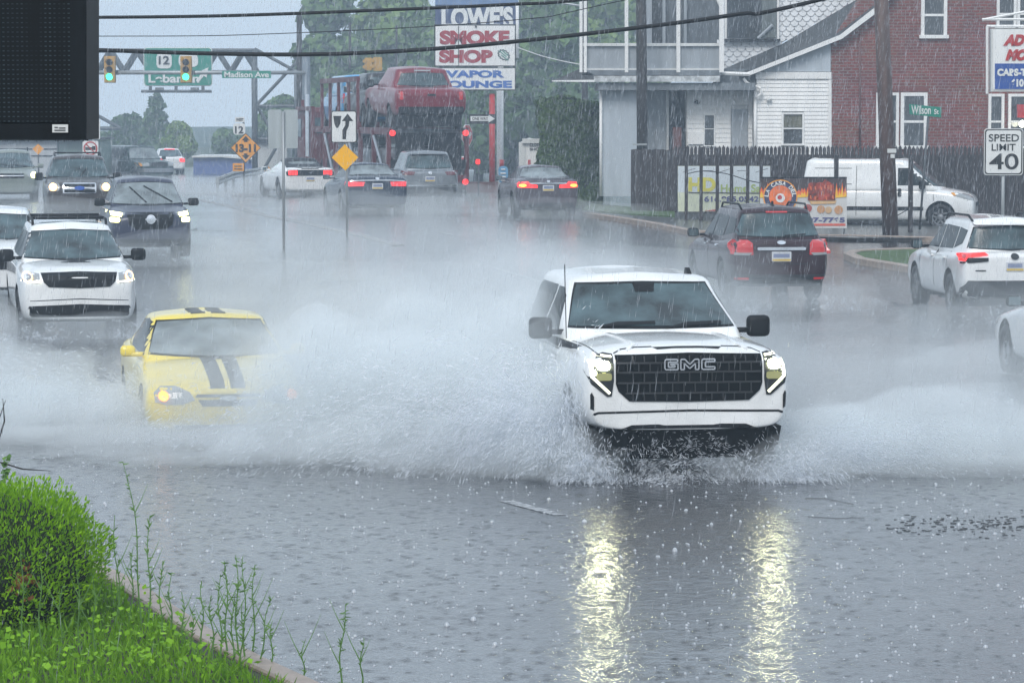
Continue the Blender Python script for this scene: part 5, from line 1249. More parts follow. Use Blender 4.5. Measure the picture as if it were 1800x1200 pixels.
X, Z = s.p(1797, 218); bm = bmesh.new(); bmesh.ops.create_icosphere(bm, subdivisions=2, radius=.10, matrix=Matrix.Translation((X, 0, Z))); obj('globe', bm, mat('lamp_globe', (.9, .9, .8), .3, emit=(1, 1, .8), es=10), s.root)
s.rect('small_sign', 1788, 184, 1815, 207, M['red'], .0, .05); s.bars('bracket', [((1797, 206), (1797, 216))], .02, M['black'], .02)

# ---------------------------------------------------------------- billboard, top left
s = Site('digital_billboard', -60, 250, 13.0, 'switched-off black LED billboard filling the top left corner', 'billboard')
def led_mat():
    m, t, p = nmat('led_face'); L = t.links.new
    tc = node(t, 'ShaderNodeTexCoord'); sp = node(t, 'ShaderNodeSeparateXYZ'); L(tc.outputs['Object'], sp.inputs[0])
    fx = mth(t, 'FRACT', mth(t, 'MULTIPLY', sp.outputs[0], 52)); fz = mth(t, 'FRACT', mth(t, 'MULTIPLY', sp.outputs[2], 52))
    a_ = mth(t, 'MULTIPLY', mth(t, 'LESS_THAN', mth(t, 'ABSOLUTE', mth(t, 'SUBTRACT', fx, .5)), .24), mth(t, 'LESS_THAN', mth(t, 'ABSOLUTE', mth(t, 'SUBTRACT', fz, .5)), .12))
    n = node(t, 'ShaderNodeTexNoise'); n.inputs['Scale'].default_value = 3; mp = node(t, 'ShaderNodeMapping'); mp.inputs['Scale'].default_value = (4, 1, .5); L(tc.outputs['Object'], mp.inputs[0]); L(mp.outputs[0], n.inputs['Vector'])
    k = mth(t, 'MULTIPLY', a_, mth(t, 'MULTIPLY', mth(t, 'SUBTRACT', n.outputs[0], .35, clamp=True), 2.2))
    mx = node(t, 'ShaderNodeMix'); mx.data_type = 'RGBA'; mx.inputs[6].default_value = (.002, .003, .004, 1); mx.inputs[7].default_value = (.05, .085, .11, 1)
    L(k, mx.inputs[0]); L(mx.outputs[2], p.inputs['Base Color']); p.inputs['Roughness'].default_value = .5; p.inputs['Specular IOR Level'].default_value = .12
    return m
blk = mat('billboard_black', (.004, .006, .008), .5, streak=True, var=.7, vs=9, spec=.12)
s.rect('cabinet', -420, -160, 154.5, 245.5, blk, .0, .35)
s.rect('led_screen', -415, -155, 125, 215, led_mat(), -.02, 0)
fr_ = s.rect('side_frame', 126, -160, 155, 246, blk, -.05, 0); s.rect('bottom_frame', -420, 217.5, 126, 246, blk, -.04, 0)
lb = s.rect('maker_plate', 95, 219, 122.5, 233, M['offwhite'], -.05, -.04)
s.bars('lettering', [((99, 224), (105, 224)), ((107, 225), (118, 225)), ((99, 229), (118, 229))], .0022, M['trim'], -.052, lb)
bm = bmesh.new()
for k in range(70):
    x_ = -100+k*3.7; l_ = random.uniform(.5, 3.5); X, Z = s.p(x_, 246.5); tube(bm, [(X, -.03, Z+.004), (X, -.03, Z-l_*.0022)], [.0035, .001], 5)
obj('water_drips', bm, blk, s.root)
(X, Z) = s.p(-300, 246); obj('support_post', tubes([([(X, .17, Z+.2), (X, .17, -.1)], .16)], 16), M['darksteel'], s.root)

# ---------------------------------------------------------------- low buildings far left, hills
s = Site('warehouse', 60, 300, 152, 'long pale building behind the cars under the billboard', 'building')
s.rect('wall', -180, 247, 100, 312, mat('pale_wall', (.42, .44, .46), .6), 0, 8); s.rect('wall', 100, 250, 160, 312, mat('sage_wall', (.24, .32, .29), .6), .3, 8)
s.bars('wall_seam', [((-100, 262), (100, 262)), ((-100, 274), (100, 274))], .03, M['trim'], -.02)
s.rect('roof', -184, 243, 164, 247.5, M['trim'], -.3, 8.3)
s = Site('blue_building', 400, 300, 186, 'low blue building with a pale roof line beyond the bend', 'building')
s.poly('wall', [(340, 320), (470, 320), (470, 283), (430, 281), (388, 277), (340, 277)], mat('blue_wall', (.10, .15, .36), .6), 0, 6); s.poly('roof', [(338, 277), (390, 276.5), (432, 280), (475, 282), (475, 279), (432, 277), (390, 273.5), (338, 274)], M['offwhite'], -.3, 6)
s = Site('white_cabin', 470, 285, 170, 'small pale cabin behind the gantry columns', 'building')
s.rect('wall', 448, 252, 500, 320, M['offwhite'], 2, 6); s.poly('roof', [(440, 252), (505, 252), (500, 246), (446, 246)], M['trim'], 1.7, 6.3)
vs, fs = [], []
nx = 60
for j, (yy, k) in enumerate(((330, 0), (350, .35), (385, .8), (420, 1), (450, .9))):
    for i in range(nx+1):
        x = -230+460*i/nx; hh = 9.5+3*mnoise.noise(Vector((x*.012, 3, 0)))+1.2*mnoise.noise(Vector((x*.06, 9, 0)))+ (3.2 if x > -20 else 0)*ss(-45, 5, x)
        vs.append((x, yy+6*mnoise.noise(Vector((x*.03, yy, 1))), -.5+hh*k*.26))
for j in range(4):
    for i in range(nx): a_ = j*(nx+1)+i; fs.append((a_, a_+1, a_+nx+2, a_+nx+1))
me = bpy.data.meshes.new('hills'); me.from_pydata(vs, [], fs); tag(objm('hills', me, mat('hill_wood', (.04, .065, .045), .9, var=.5, vs=.3, bump=1, bs=1), smooth=True), kind='structure')

# ---------------------------------------------------------------- foliage
def leaf_mat(name, c0, c1, rough=.6, tr=.25):
    m, t, p = nmat(name); L = t.links.new
    g = node(t, 'ShaderNodeNewGeometry'); tc = node(t, 'ShaderNodeTexCoord'); n = node(t, 'ShaderNodeTexNoise'); n.inputs['Scale'].default_value = .9; L(tc.outputs['Object'], n.inputs['Vector'])
    mx = node(t, 'ShaderNodeMix'); mx.data_type = 'RGBA'; mx.inputs[6].default_value = (*c0, 1); mx.inputs[7].default_value = (*c1, 1)
    L(mth(t, 'ADD', mth(t, 'MULTIPLY', g.outputs['Random Per Island'], .6), mth(t, 'MULTIPLY', n.outputs[0], .4)), mx.inputs[0]); L(mx.outputs[2], p.inputs['Base Color'])
    p.inputs['Roughness'].default_value = rough; p.inputs['Specular IOR Level'].default_value = .12
    if tr:
        tl = node(t, 'ShaderNodeBsdfTranslucent'); L(mx.outputs[2], tl.inputs[0]); ms = node(t, 'ShaderNodeMixShader'); ms.inputs[0].default_value = tr
        L(p.outputs[0], ms.inputs[1]); L(tl.outputs[0], ms.inputs[2]); out = t.nodes['Material Output']; L(ms.outputs[0], out.inputs[0])
    return m
def leaves(name, pts, mt, parent, size, ln=1.6, flat=0.0, up=0.0, loc=None):
    "pts: list of (position, outward direction); every leaf a bent quad of its own"
    vs, fs = [], []
    for p, d in pts:
        d = (Vector(d)+Vector((random.gauss(0, .6), random.gauss(0, .6), random.gauss(0, .6)+up))).normalized()
        a_ = d.orthogonal().normalized(); a_.rotate(Matrix.Rotation(random.uniform(0, 2*PI), 3, d)); b_ = d.cross(a_)
        w_ = size*random.uniform(.6, 1.3); l_ = w_*ln; i = len(vs); q = Vector(p)
        if up:  # blades along d
            vs += [q-a_*w_*.5, q+a_*w_*.5, q+d*l_*.6+a_*w_*.35, q+d*l_, q+d*l_*.6-a_*w_*.35]; fs.append((i, i+1, i+2, i+3, i+4))
        else:
            vs += [q-a_*w_-b_*l_*.5, q+a_*w_-b_*l_*.5, q+a_*w_*.8+b_*l_*.5+d*w_*.3, q-a_*w_*.8+b_*l_*.5+d*w_*.3]; fs.append((i, i+1, i+2, i+3))
    me = bpy.data.meshes.new(name); me.from_pydata([tuple(v) for v in vs], [], fs)
    return objm(name, me, mt, parent)
def blob_pts(blobs, n):
    out = []; tot = sum(b[3]**2 for b in blobs)
    for bx_, by_, bz_, r in blobs:
        for k in range(int(n*r*r/tot)):
            u = Vector((random.gauss(0, 1), random.gauss(0, 1), random.gauss(0, 1))).normalized()
            rr_ = r*(random.random()**.35)*(1+.35*mnoise.noise(u*2.3+Vector((bx_, by_, bz_))))
            out.append((Vector((bx_, by_, bz_))+u*rr_, u))
    return out
LG = [leaf_mat('leaf_mid', (.035, .08, .03), (.20, .32, .10)), leaf_mat('leaf_dark', (.02, .05, .025), (.13, .22, .08)), leaf_mat('leaf_light', (.06, .13, .03), (.30, .42, .11))]
def tree(px, ytop, Y, wpx, label, kind=0, n=9500, base=320, conifer=False, leaf=.23):
    q = at(px, base, Y); q.z = gz(q.x, Y); sc = Y/FPX; Ht = at(px, ytop, Y).z-q.z; w_ = wpx*sc/2
    rt = empty('conifer_tree' if conifer else 'tree', q, 0, label, 'tree', 'trees behind the road')
    random.seed(int(px*7+Y))
    tb = bmesh.new(); tube(tb, [(0, 0, -.2), (.1, 0, Ht*.3), (-.1, .1, Ht*.6), (0, 0, Ht*.85)], [.28, .22, .14, .05], 8)
    blobs = []
    if conifer:
        for k in range(12):
            t = k/11; r = w_*(1-t)**.8*.75+.25
            for j in range(3): an = random.uniform(0, 6.28); blobs.append((r*.45*math.cos(an), r*.45*math.sin(an), Ht*(.08+.88*t), r*.62))
    else:
        for k in range(17):
            an = random.uniform(0, 6.28); zz = random.uniform(.22, .88); rad = w_*(1-abs(zz-.5)*1.1)*random.uniform(.3, .85)
            blobs.append((rad*math.cos(an), rad*math.sin(an), Ht*zz, w_*random.uniform(.26, .46)))
        blobs.append((0, 0, Ht-w_*.35, w_*.38)); blobs.append((0, 0, Ht*.6, w_*.5))
        for b_ in blobs[:7]: tube(tb, [(0, 0, Ht*.3), (b_[0]*.5, b_[1]*.5, (Ht*.3+b_[2])/2), (b_[0], b_[1], b_[2])], [.12, .08, .03], 5)
    obj('trunk', tb, M['pole'], rt); leaves('crown', blob_pts(blobs, n), LG[kind], rt, leaf)
for a_ in [(585, -25, 196, 190, 'broad tree behind the mast pole, leftmost of the big trees', 0), (690, -60, 200, 220, 'tall pale green tree behind the blue truck', 2), (790, 10, 184, 180, 'mid green tree just behind the store sign', 0),
           (880, -60, 205, 230, 'tall tree rising above the store sign', 0), (960, -40, 176, 200, 'tall green tree behind the bin and hedge', 0), (1050, -70, 186, 190, 'light green tree filling the open porch corner', 2),
           (1120, -40, 196, 160, 'tree glimpsed between the upper porch posts', 2), (620, 130, 172, 150, 'darker low tree behind the car carrier left side', 1), (740, 120, 168, 150, 'darker low tree behind the red pickup', 1),
           (905, 140, 160, 170, 'dark low tree between the white pole and the hedge', 1), (1010, 120, 158, 150, 'dark low tree behind the top of the hedge', 1), (840, 170, 164, 110, 'dark bush-like tree behind the red sign pole', 1)]:
    tree(*a_)
for a_ in [(275, 163, 232, 78, 'tall pointed conifer under the green route sign', 1, 4500, 310, True), (222, 208, 236, 90, 'round tree left of the pointed conifer', 1), (318, 220, 228, 66, 'lighter round tree right of the pointed conifer', 2), (196, 238, 225, 60, 'small low tree beside the no trucks sign', 1)]:
    tree(*a_)
tree(500, 170, 215, 90, 'faint tree behind the pair of sign backs', 0)
tree(400, 235, 240, 60, 'faint low tree above the blue building', 0)

# clipped hedge
q = at(1003, 350, 96); q.z = gz(q.x, 96)
hd = empty('hedge', q, 0, 'tall clipped dark green hedge beside the white porch house', 'hedge'); sc = 96/FPX
zt_ = at(1003, 180, 96).z-q.z; random.seed(11); pts = []
for k in range(15000):
    u = random.random(); side = random.random(); X0, X1 = -54*sc, 54*sc
    if side < .62: p_ = (random.uniform(X0, X1), -.85, random.uniform(0, zt_)); d_ = (0, -1, .3)
    elif side < .78: p_ = (X0, random.uniform(-.8, 1.6), random.uniform(0, zt_)); d_ = (-1, 0, .3)
    else: p_ = (random.uniform(X0, X1), random.uniform(-.8, 1.6), zt_); d_ = (0, 0, 1)
    nn = mnoise.noise(Vector(p_)*2.0)*.16+mnoise.noise(Vector(p_)*.7)*.2
    p_ = Vector(p_)+Vector(d_)*(nn-random.random()*.12); p_.x += .18*mnoise.noise(Vector((0, 0, p_.z*1.2)))
    pts.append((p_, d_))
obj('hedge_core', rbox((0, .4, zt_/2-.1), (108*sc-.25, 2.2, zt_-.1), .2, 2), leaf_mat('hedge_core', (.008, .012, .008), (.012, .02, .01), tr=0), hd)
leaves('foliage', pts, leaf_mat('hedge_leaf', (.014, .04, .016), (.12, .20, .05)), hd, .045, 2.2)

# ---------------------------------------------------------------- foreground planting
random.seed(21)
isl2 = GP((214, 1046), (285, 1095), (360, 1146), (440, 1190), (545, 1240))
edge = [(-4.8, 25.5), (-3.5, 24.2)]+isl2+[(-.7, 17.4), (0.0, 16)]
isl_poly = edge+[(-6, 16), (-7, 25.6)]
lay('planting_bed', isl_poly, .10, mat('bed_soil', (.03, .028, .018), .7, var=.4, vs=9, bump=.6, bs=40))
strip('foreground_kerb', edge, .17, .13, M['concrete'])
def in_bed(x, y): return inside(x, y, isl_poly)
def edge_d(x, y):
    m_ = 9
    for a_, b_ in zip(edge, edge[1:]):
        a_, b_, p_ = Vector(a_), Vector(b_), Vector((x, y)); t_ = max(0, min(1, (p_-a_).dot(b_-a_)/(b_-a_).length_squared)); m_ = min(m_, (p_-a_-(b_-a_)*t_).length)
    return m_
pts = []
while len(pts) < 15000:
    x, y = random.uniform(-5, .1), random.uniform(18.3, 24.4)
    if in_bed(x, y) and edge_d(x, y) > .16+.12*mnoise.noise(Vector((x*2, y*2, 0))): pts.append((Vector((x, y, .10)), (0, 0, .6)))
g_ = leaves('grass', pts, leaf_mat('grass_blade', (.05, .17, .008), (.27, .50, .03), .45, .35), None, .011, 9, up=.75)
tag(g_, 'bright green grass and ground weeds inside the kerb', 'grass', kind='stuff')
pts = []
for k in range(5200):
    x, y = random.uniform(-4.6, -.3), random.uniform(18.3, 24)
    if in_bed(x, y) and edge_d(x, y) > .17 and mnoise.noise(Vector((x*1.6, y*1.6, 0))) > -.25: pts.append((Vector((x, y, .12+random.random()**2*.18)), (0, -.3, 1)))
g_ = leaves('ground_cover', pts, leaf_mat('clover_leaf', (.09, .24, .01), (.34, .64, .04), .4, .3), None, .017, 1.6)
tag(g_, 'broad-leaved ground cover mixed through the grass', 'ground cover', kind='stuff')
# yew shrub
q = G(60, 1120); q = Vector((-3.50, 21.0, -.05))
sh = empty('shrub', q, 0, 'bright green clipped yew shrub at the left edge', 'shrub')
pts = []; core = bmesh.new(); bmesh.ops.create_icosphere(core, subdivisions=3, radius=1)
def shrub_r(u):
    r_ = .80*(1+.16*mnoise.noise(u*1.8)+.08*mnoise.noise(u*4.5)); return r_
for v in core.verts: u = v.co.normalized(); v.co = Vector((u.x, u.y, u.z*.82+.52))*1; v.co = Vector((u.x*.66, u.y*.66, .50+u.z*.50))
obj('shade_core', core, leaf_mat('shrub_core', (.006, .012, .004), (.02, .03, .008), tr=0), sh)  # solid near-black ball, paints the shaded inside of the shrub
for k in range(24000):
    u = Vector((random.gauss(0, 1), random.gauss(0, 1), random.gauss(0, 1)+.15)).normalized()
    r_ = shrub_r(u)*(1-.22*random.random()**1.5); tip = mnoise.noise(u*9)*.09
    p_ = Vector((u.x*(r_+tip), u.y*(r_+tip), .52+u.z*(r_+tip)*.72))
    if p_.z > .02: pts.append((p_, (u.x, u.y, u.z+.5)))
leaves('foliage', pts, leaf_mat('yew_leaf', (.035, .14, .004), (.40, .72, .02), .45, .3), sh, .0125, 2.6, up=.5)
dead = [(Vector((.30, -.62, .52))+Vector((random.gauss(0, .04), random.gauss(0, .02), random.gauss(0, .05))), (0, -1, 0)) for k in range(60)]
leaves('dead_twig', dead, leaf_mat('dead_leaf', (.15, .05, .02), (.35, .14, .06)), sh, .012, 3)
# tall weeds
def weed(px, ytop, Y, label, lean=0, n=26, bend=0, br=2):
    x = at(px, 1100, Y).x; z0 = .1 if in_bed(x, Y) else 0; hh = at(px, ytop, Y).z-z0
    rt = empty('tall_weed', (x, Y, z0), 0, label, 'weed', 'tall thin weeds rising over the kerb'); random.seed(int(px*3+ytop))
    P_ = [Vector((lean*t*hh*.3+bend*t**3*.1+.010*math.sin(t*9+px), .01*math.sin(t*7), t*hh)) for t in [k/10 for k in range(11)]]
    bm = bmesh.new(); tube(bm, P_, [.0068*(1-.7*k/10) for k in range(11)], 5)
    for b_ in range(br):
        i = random.randint(3, 7); d_ = Vector((random.choice((-1, 1))*.10, 0, .22))*random.uniform(.5, 1.2); tube(bm, [P_[i], P_[i]+d_*.5+Vector((0, 0, -.01)), P_[i]+d_], [.004, .003, .001], 4)
    obj('stem', bm, leaf_mat('stem_green', (.07, .16, .04), (.16, .3, .08), .5, 0), rt)
    pp = []
    for k in range(n):
        t = random.random()**.8; i = int(t*9.9); p_ = P_[i].lerp(P_[i+1], t*10-i) if i < 10 else P_[-1]
        pp.append((p_, (random.choice((-1, 1)), random.uniform(-.5, .5), .6)))
    leaves('leaf', pp, LGW, rt, .010, 3.6, up=.3)
LGW = leaf_mat('weed_leaf', (.06, .15, .03), (.20, .36, .09), .45, .3)
for a_ in [(247, 812, 20.6, 'tallest weed, its thin tip bending over the flooded road', -.05, 60, -.8, 1), (262, 905, 20.3, 'bushy weed stem just right of the tallest one', .02, 50), (212, 905, 21, 'leaning bare weed left of the tallest one', -.2, 8, 0, 1), (205, 985, 20.5, 'short curved weed near the top of the kerb', .1, 12),
           (282, 985, 20, 'straight weed before the kerb left of centre', .05, 26), (300, 1005, 20.2, 'thin weed third from the kerb bend', 0, 20), (322, 1040, 19.8, 'small dark weed before the kerb', 0, 16), (355, 1020, 19.7, 'upright leafless weed over the kerb', .02, 20),
           (375, 1045, 19.4, 'weed with a side shoot leaning left', -.15, 24), (398, 985, 19.6, 'leafy weed left in the main clump', 0, 40), (416, 975, 19.5, 'highest weed in the main clump', .02, 50), (430, 978, 19.4, 'second highest weed in the main clump', -.02, 44), (444, 992, 19.6, 'weed at the right of the main clump', .06, 44),
           (456, 1050, 19.3, 'drooping weed at the foot of the main clump', .2, 30, .5), (475, 1090, 19.2, 'short weed right of the main clump', .1, 24), (532, 1128, 19.0, 'small hooked weed near the bottom edge', .05, 14), (598, 1062, 18.9, 'lone tall weed standing out over the road', .05, 40, .3), (634, 1120, 18.8, 'thin weed at the right end of the row', .1, 14),
           (388, 1010, 19.2, 'slim weed tucked behind the main clump', -.05, 30), (408, 1040, 19.0, 'short leafy weed at the front of the main clump', .05, 34), (424, 1060, 19.1, 'low branching weed under the main clump', .1, 30, 0, 3), (340, 1075, 19.3, 'stubby weed left of the main clump', -.1, 22), (230, 960, 20.7, 'weed leaning over the start of the kerb', .12, 30), (165, 1010, 19.6, 'weed between the shrub and the kerb', .02, 30),
           (40, 960, 19.6, 'pale weed stem in front of the shrub, leftmost', 0, 22), (70, 985, 19.4, 'pale weed stem in front of the shrub near its middle', .05, 22), (105, 1030, 19.3, 'bent weed stem in front of the shrub', .08, 22), (140, 1000, 19.4, 'weed stem before the right side of the shrub', -.04, 24)]:
    weed(*a_)
# a bare twig at the left edge
tw = empty('twig', (at(-40, 800, 22).x, 22, .1), 0, 'bare dark twig reaching in from the left edge', 'twig')
bm = bmesh.new(); o_ = tw.location
for pl in ([(-40, 900), (-20, 830), (0, 812), (40, 824), (88, 827)], [(-20, 830), (8, 740), (5, 700)], [(-10, 760), (10, 703)]):
    tube(bm, [at(x, y, 22)-o_ for x, y in pl], [.006]*(len(pl)-1)+[.002], 5)
obj('branch', bm, M['pole'], tw)
leaves('leaf', [(at(random.uniform(-20, 16), random.uniform(800, 856), 22)-o_, (0, -1, .4)) for k in range(60)], LGW, tw, .016, 2)
# ---------------------------------------------------------------- car carrier and its load
CA = R(12)
cb = Vector(((755-900)/FPX*103.3, 103, 0)); cb.z = gz(cb.x, 108)
ct = empty('car_carrier', cb, CA, 'dark red car carrier trailer loaded with vehicles on two decks', 'truck')
rdm = mat('carrier_red', (.10, .012, .018), .5, var=.3, streak=True)
# own frame: +Y forward from the rear bumper, trailer 17 m, tractor beyond
W_ = 1.28
for s in (1, -1):
    bm = boxes([((s*W_, 8.5, 2.28), (.10, 17, .22)), ((s*W_, 8.5, .50), (.12, 17, .30))]); obj('side_rail', bm, rdm, ct)
    for y in (.3, 3.2, 6.0, 8.8, 11.6, 14.2, 16.8): obj('deck_post', boxes([((s*(W_+.02), y, 1.4), (.14, .20, 1.75))]), rdm, ct)
    for y0, y1 in ((.4, 3.0), (6.2, 8.6), (11.8, 14.0)): obj('ram', tubes([([(s*(W_+.05), y0, .6), (s*(W_+.05), y1, 2.1)], .06)]), M['alloy'], ct)
    obj('tail_light', tubes([([(s*1.22, -.06, 2.22), (s*1.22, .02, 2.22)], .10)], 12), M['brake'], ct)
    obj('tail_light', tubes([([(s*1.2, -.06, .62), (s*1.2, .02, .62)], .10)], 12), M['brake'], ct)
    obj('mud_flap', boxes([((s*.95, .5, .45), (.5, .03, .7))]), M['black'], ct)
for z, t_ in ((2.28, .10), (.55, .12)):
    bm = boxes([((s*.75, 8.4, z), (.55, 16.6, t_)) for s in (1, -1)]+[((0, y, z-.06), (2.4, .12, .10)) for y in (.2, 3.4, 6.8, 10.2, 13.6, 16.6)]); obj('deck', bm, M['darksteel'], ct)
obj('added_dark_plate', boxes([((s*.62, .12, 1.5), (.95, .10, 1.45)) for s in (1, -1)]+[((0, .16, 1.2), (2.5, .08, .3))]), M['black'], ct)  # black plates added to give the dark mass between the decks
obj('rear_bumper', boxes([((0, .02, .72), (2.5, .12, .25)), ((0, .06, .45), (1.9, .08, .12))]), rdm, ct)
ty, rm, bk = wheel_meshes(.5, .28, .3)
for s in (1, -1):
    for y in (3.2, 4.5, 18.5, 21.2):
        w = objm('wheel', ty, None, ct); w.location = (s*1.08, y, .5); w.rotation_euler = (0, 0, PI if s > 0 else 0); objm('rim', rm, None, w)
obj('tractor_chassis', boxes([((0, 19.5, .9), (1.1, 6, .4))]), M['black'], ct)
cab_ = obj('cab', rbox((0, 21.2, 1.95), (2.4, 2.2, 2.3), .18, 3), rdm, ct, smooth=False)
obj('cab_window', boxes([((0, 20.08, 2.4), (1.6, .03, .6)), ((-1.21, 21.4, 2.3), (.03, .9, .7)), ((1.21, 21.4, 2.3), (.03, .9, .7))]), M['glass'], cab_)
for s in (1, -1): obj('head_rack', boxes([((s*1.25, 17.6, 1.9), (.14, .18, 2.4)), ((s*1.25, 19.6, 3.05), (.14, 4.2, .16)), ((s*1.0, 22.0, 3.2), (.12, .16, .4))]), rdm, ct)
obj('exhaust_stack', tubes([([(-1.15, 19.7, 1.2), (-1.15, 19.7, 3.6)], .08)]), M['chrome'], ct)
for s in (1, -1):
    for y in (6.3, 8.3, 10.6, 12.6, 14.6): obj('guard_post', boxes([((s*(W_+.06), y, 3.15), (.10, .16, 1.7))]), rdm, ct)
    obj('guard_rail', boxes([((s*(W_+.06), 10.45, 4.05), (.12, 8.5, .18))]), rdm, ct)
def on_deck(y, z, x=0):
    m_ = Matrix.Rotation(CA, 3, 'Z'); v = m_ @ Vector((x, y, z)); return (cb.x+v.x, cb.y+v.y, cb.z+v.z)
rp = paint('red', (.17, .008, .02), .28)
pst = [(-2.94, .90, .60, 1.10, 1.13), (-2.86, .99, .52, 1.28, 1.30), (-2.6, 1.0, .48, 1.33, 1.36), (-1.6, 1.0, .42, 1.34, 1.37), (-.9, 1.0, .38, 1.32, 1.36), (.3, 1.0, .38, 1.28, 1.33), (1.05, 1.0, .40, 1.24, 1.36), (1.3, 1.0, .44, 1.25, 1.37), (2.0, 1.0, .44, 1.22, 1.34), (2.6, 1.0, .42, 1.16, 1.28), (2.86, .96, .42, 1.10, 1.22), (2.94, .90, .47, .98, 1.12)]
o = car('pickup_truck', 'red pickup on the upper rear deck of the car carrier, tailgate towards the camera', 'pickup truck', on_deck(2.85, 2.34), CA, rp, 5.89, 2.2, 1.90, stations=[(q_[0], q_[1]*1.1)+q_[2:] for q_ in pst], belt=1.27, cowl=1.33, cowl_y=1.22, roof_f=.42, roof_r=-1.35, gl_r=-1.62, wb=.885, wt=.72, wf=1.95, wr=-1.78, rt=.40, bow=.1, tilt=(R(2.5), 0), mirrors=(.95, 1.36, (.22, .12, .24), M['black']))
o.root.scale = (1.1, 1.1, 1.1)
windscreen(o, 1.38, 1.74, .78, .62, view='B', name='rear_window')
P(o, 'tailgate', 'B', [(-.72, 1.26), (.72, 1.26), (.72, .78), (-.72, .78)], rp, .03); P(o, 'tailgate_handle', 'B', rrect(-.13, 1.12, .13, 1.18, .02), M['black'], .05)
P(o, 'tail_light', 'B', rrect(.84, 1.0, .95, 1.24, .03), M['lensred'], .03, both=True)
P(o, 'stop_lamp', 'B', rrect(-.25, 1.80, .25, 1.84, .01), M['lens'], .03)
P(o, 'bumper', 'B', rrect(-.98, .50, .98, .80, .04), M['black'], .07); plate(o, 'B', .62, .31, .15)
obj('underbody', boxes([((0, -1.6, .45), (1.9, 2.4, .5))]), M['black'], o.root)  # black box fills in the darkness under the raised pickup
o = car('suv', 'black SUV parked on the lower rear deck of the car carrier', 'car', on_deck(3.0, 0.62), CA, paint('coal', (.02, .022, .026), .28), 4.9, 1.96, 1.62, zb=.25, hoodf=1.05, cowl=1.18, cowl_y=1.1, belt=1.12, tailz=1.2, roof_f=.3, roof_r=-1.95, gl_r=-2.3, rt=.37, wt=.72)
windscreen(o, 1.22, 1.5, .78, .62, view='B', name='rear_window'); P(o, 'trim_bar', 'B', rrect(-.4, .98, .4, 1.01, .01), M['chrome'], .03); P(o, 'tail_light', 'B', rrect(.6, 1.0, .92, 1.12, .03), mat('tail_dark', (0, 0, 0)), .02, both=True)
o = car('van', 'bright blue van at the front of the upper deck', 'van', on_deck(15.0, 2.34), CA, paint('sky_blue', (.05, .30, .58), .3), 5.3, 1.98, 1.95, stations=None, hoodf=1.15, cowl=1.25, cowl_y=1.5, belt=1.2, tailz=1.3, roof_f=.9, roof_r=-2.4, gl_r=-2.6, wb=.95, wt=.82, rt=.36)
windscreen(o, 1.3, 1.78, .82, .70, view='B', name='rear_window'); sides(o, 'side_window', [(1.2, 1.28), (-.1, 1.28), (-.1, 1.76), (.9, 1.76)], M['glass']); P(o, 'tail_light', 'B', rrect(.82, .9, .94, 1.25, .02), M['lensred'], .02, both=True)
o = car('sedan', 'grey sedan on the lower deck behind the yellow diamond sign', 'car', on_deck(9.6, 0.62), CA, sp, 4.7, 1.82, 1.45, hoodf=.86, cowl=1.0, belt=.96, deck=1.05, tailz=1.08, roof_f=.1, roof_r=-1.1, gl_r=-1.8, rt=.33)
windscreen(o, 1.08, 1.36, .66, .52, view='B', name='rear_window'); sides(o, 'side_window', [(.55, 1.03), (-1.4, 1.08), (-1.0, 1.33), (.0, 1.34)], M['glass'])
o = car('hatchback', 'silver hatchback at the front of the lower deck', 'car', on_deck(14.4, 0.62), CA, sp, 4.3, 1.8, 1.5, hoodf=.88, cowl=1.0, belt=.98, tailz=1.05, roof_f=.1, roof_r=-1.4, gl_r=-1.95, rt=.33)
windscreen(o, 1.08, 1.38, .68, .54, view='B', name='rear_window'); sides(o, 'side_window', [(.6, 1.05), (-1.5, 1.08), (-1.3, 1.36), (.0, 1.38)], M['glass'])

o = car('pickup_truck', 'black pickup on the upper deck between the red pickup and the blue van', 'pickup truck', on_deck(9.1, 2.36), CA, paint('coal', (.02, .022, .026), .28), 5.6, 2.1, 1.95, stations=pst, belt=1.27, cowl=1.33, cowl_y=1.22, roof_f=.42, roof_r=-1.3, gl_r=-1.6, wb=.885, wt=.76, rt=.40, wf=1.95, wr=-1.78, bow=.1, mirrors=(.95, 1.36, (.22, .12, .24), M['alloy']))
windscreen(o, 1.38, 1.78, .78, .66, view='B', name='rear_window'); sides(o, 'side_window', [(1.0, 1.34), (-1.3, 1.34), (-1.2, 1.76), (.5, 1.76)], M['glass'])
# ---------------------------------------------------------------- haze, spray, rain
def vol_mat(name, col, dens, aniso=.2):
    m = bpy.data.materials.new(name); m.use_nodes = True; t = m.node_tree; t.nodes.clear()
    v = t.nodes.new('ShaderNodeVolumePrincipled'); v.inputs['Color'].default_value = (*col, 1); v.inputs['Density'].default_value = dens; v.inputs['Anisotropy'].default_value = aniso
    o = t.nodes.new('ShaderNodeOutputMaterial'); t.links.new(v.outputs[0], o.inputs['Volume']); return m, t, v
hm, _, _ = vol_mat('haze_air', (.70, .85, 1.0), 0.0018, .0)
hz = obj('haze', boxes([((0, 228, 8.2), (492, 464, 18.8))]), hm); tag(hz, kind='stuff')

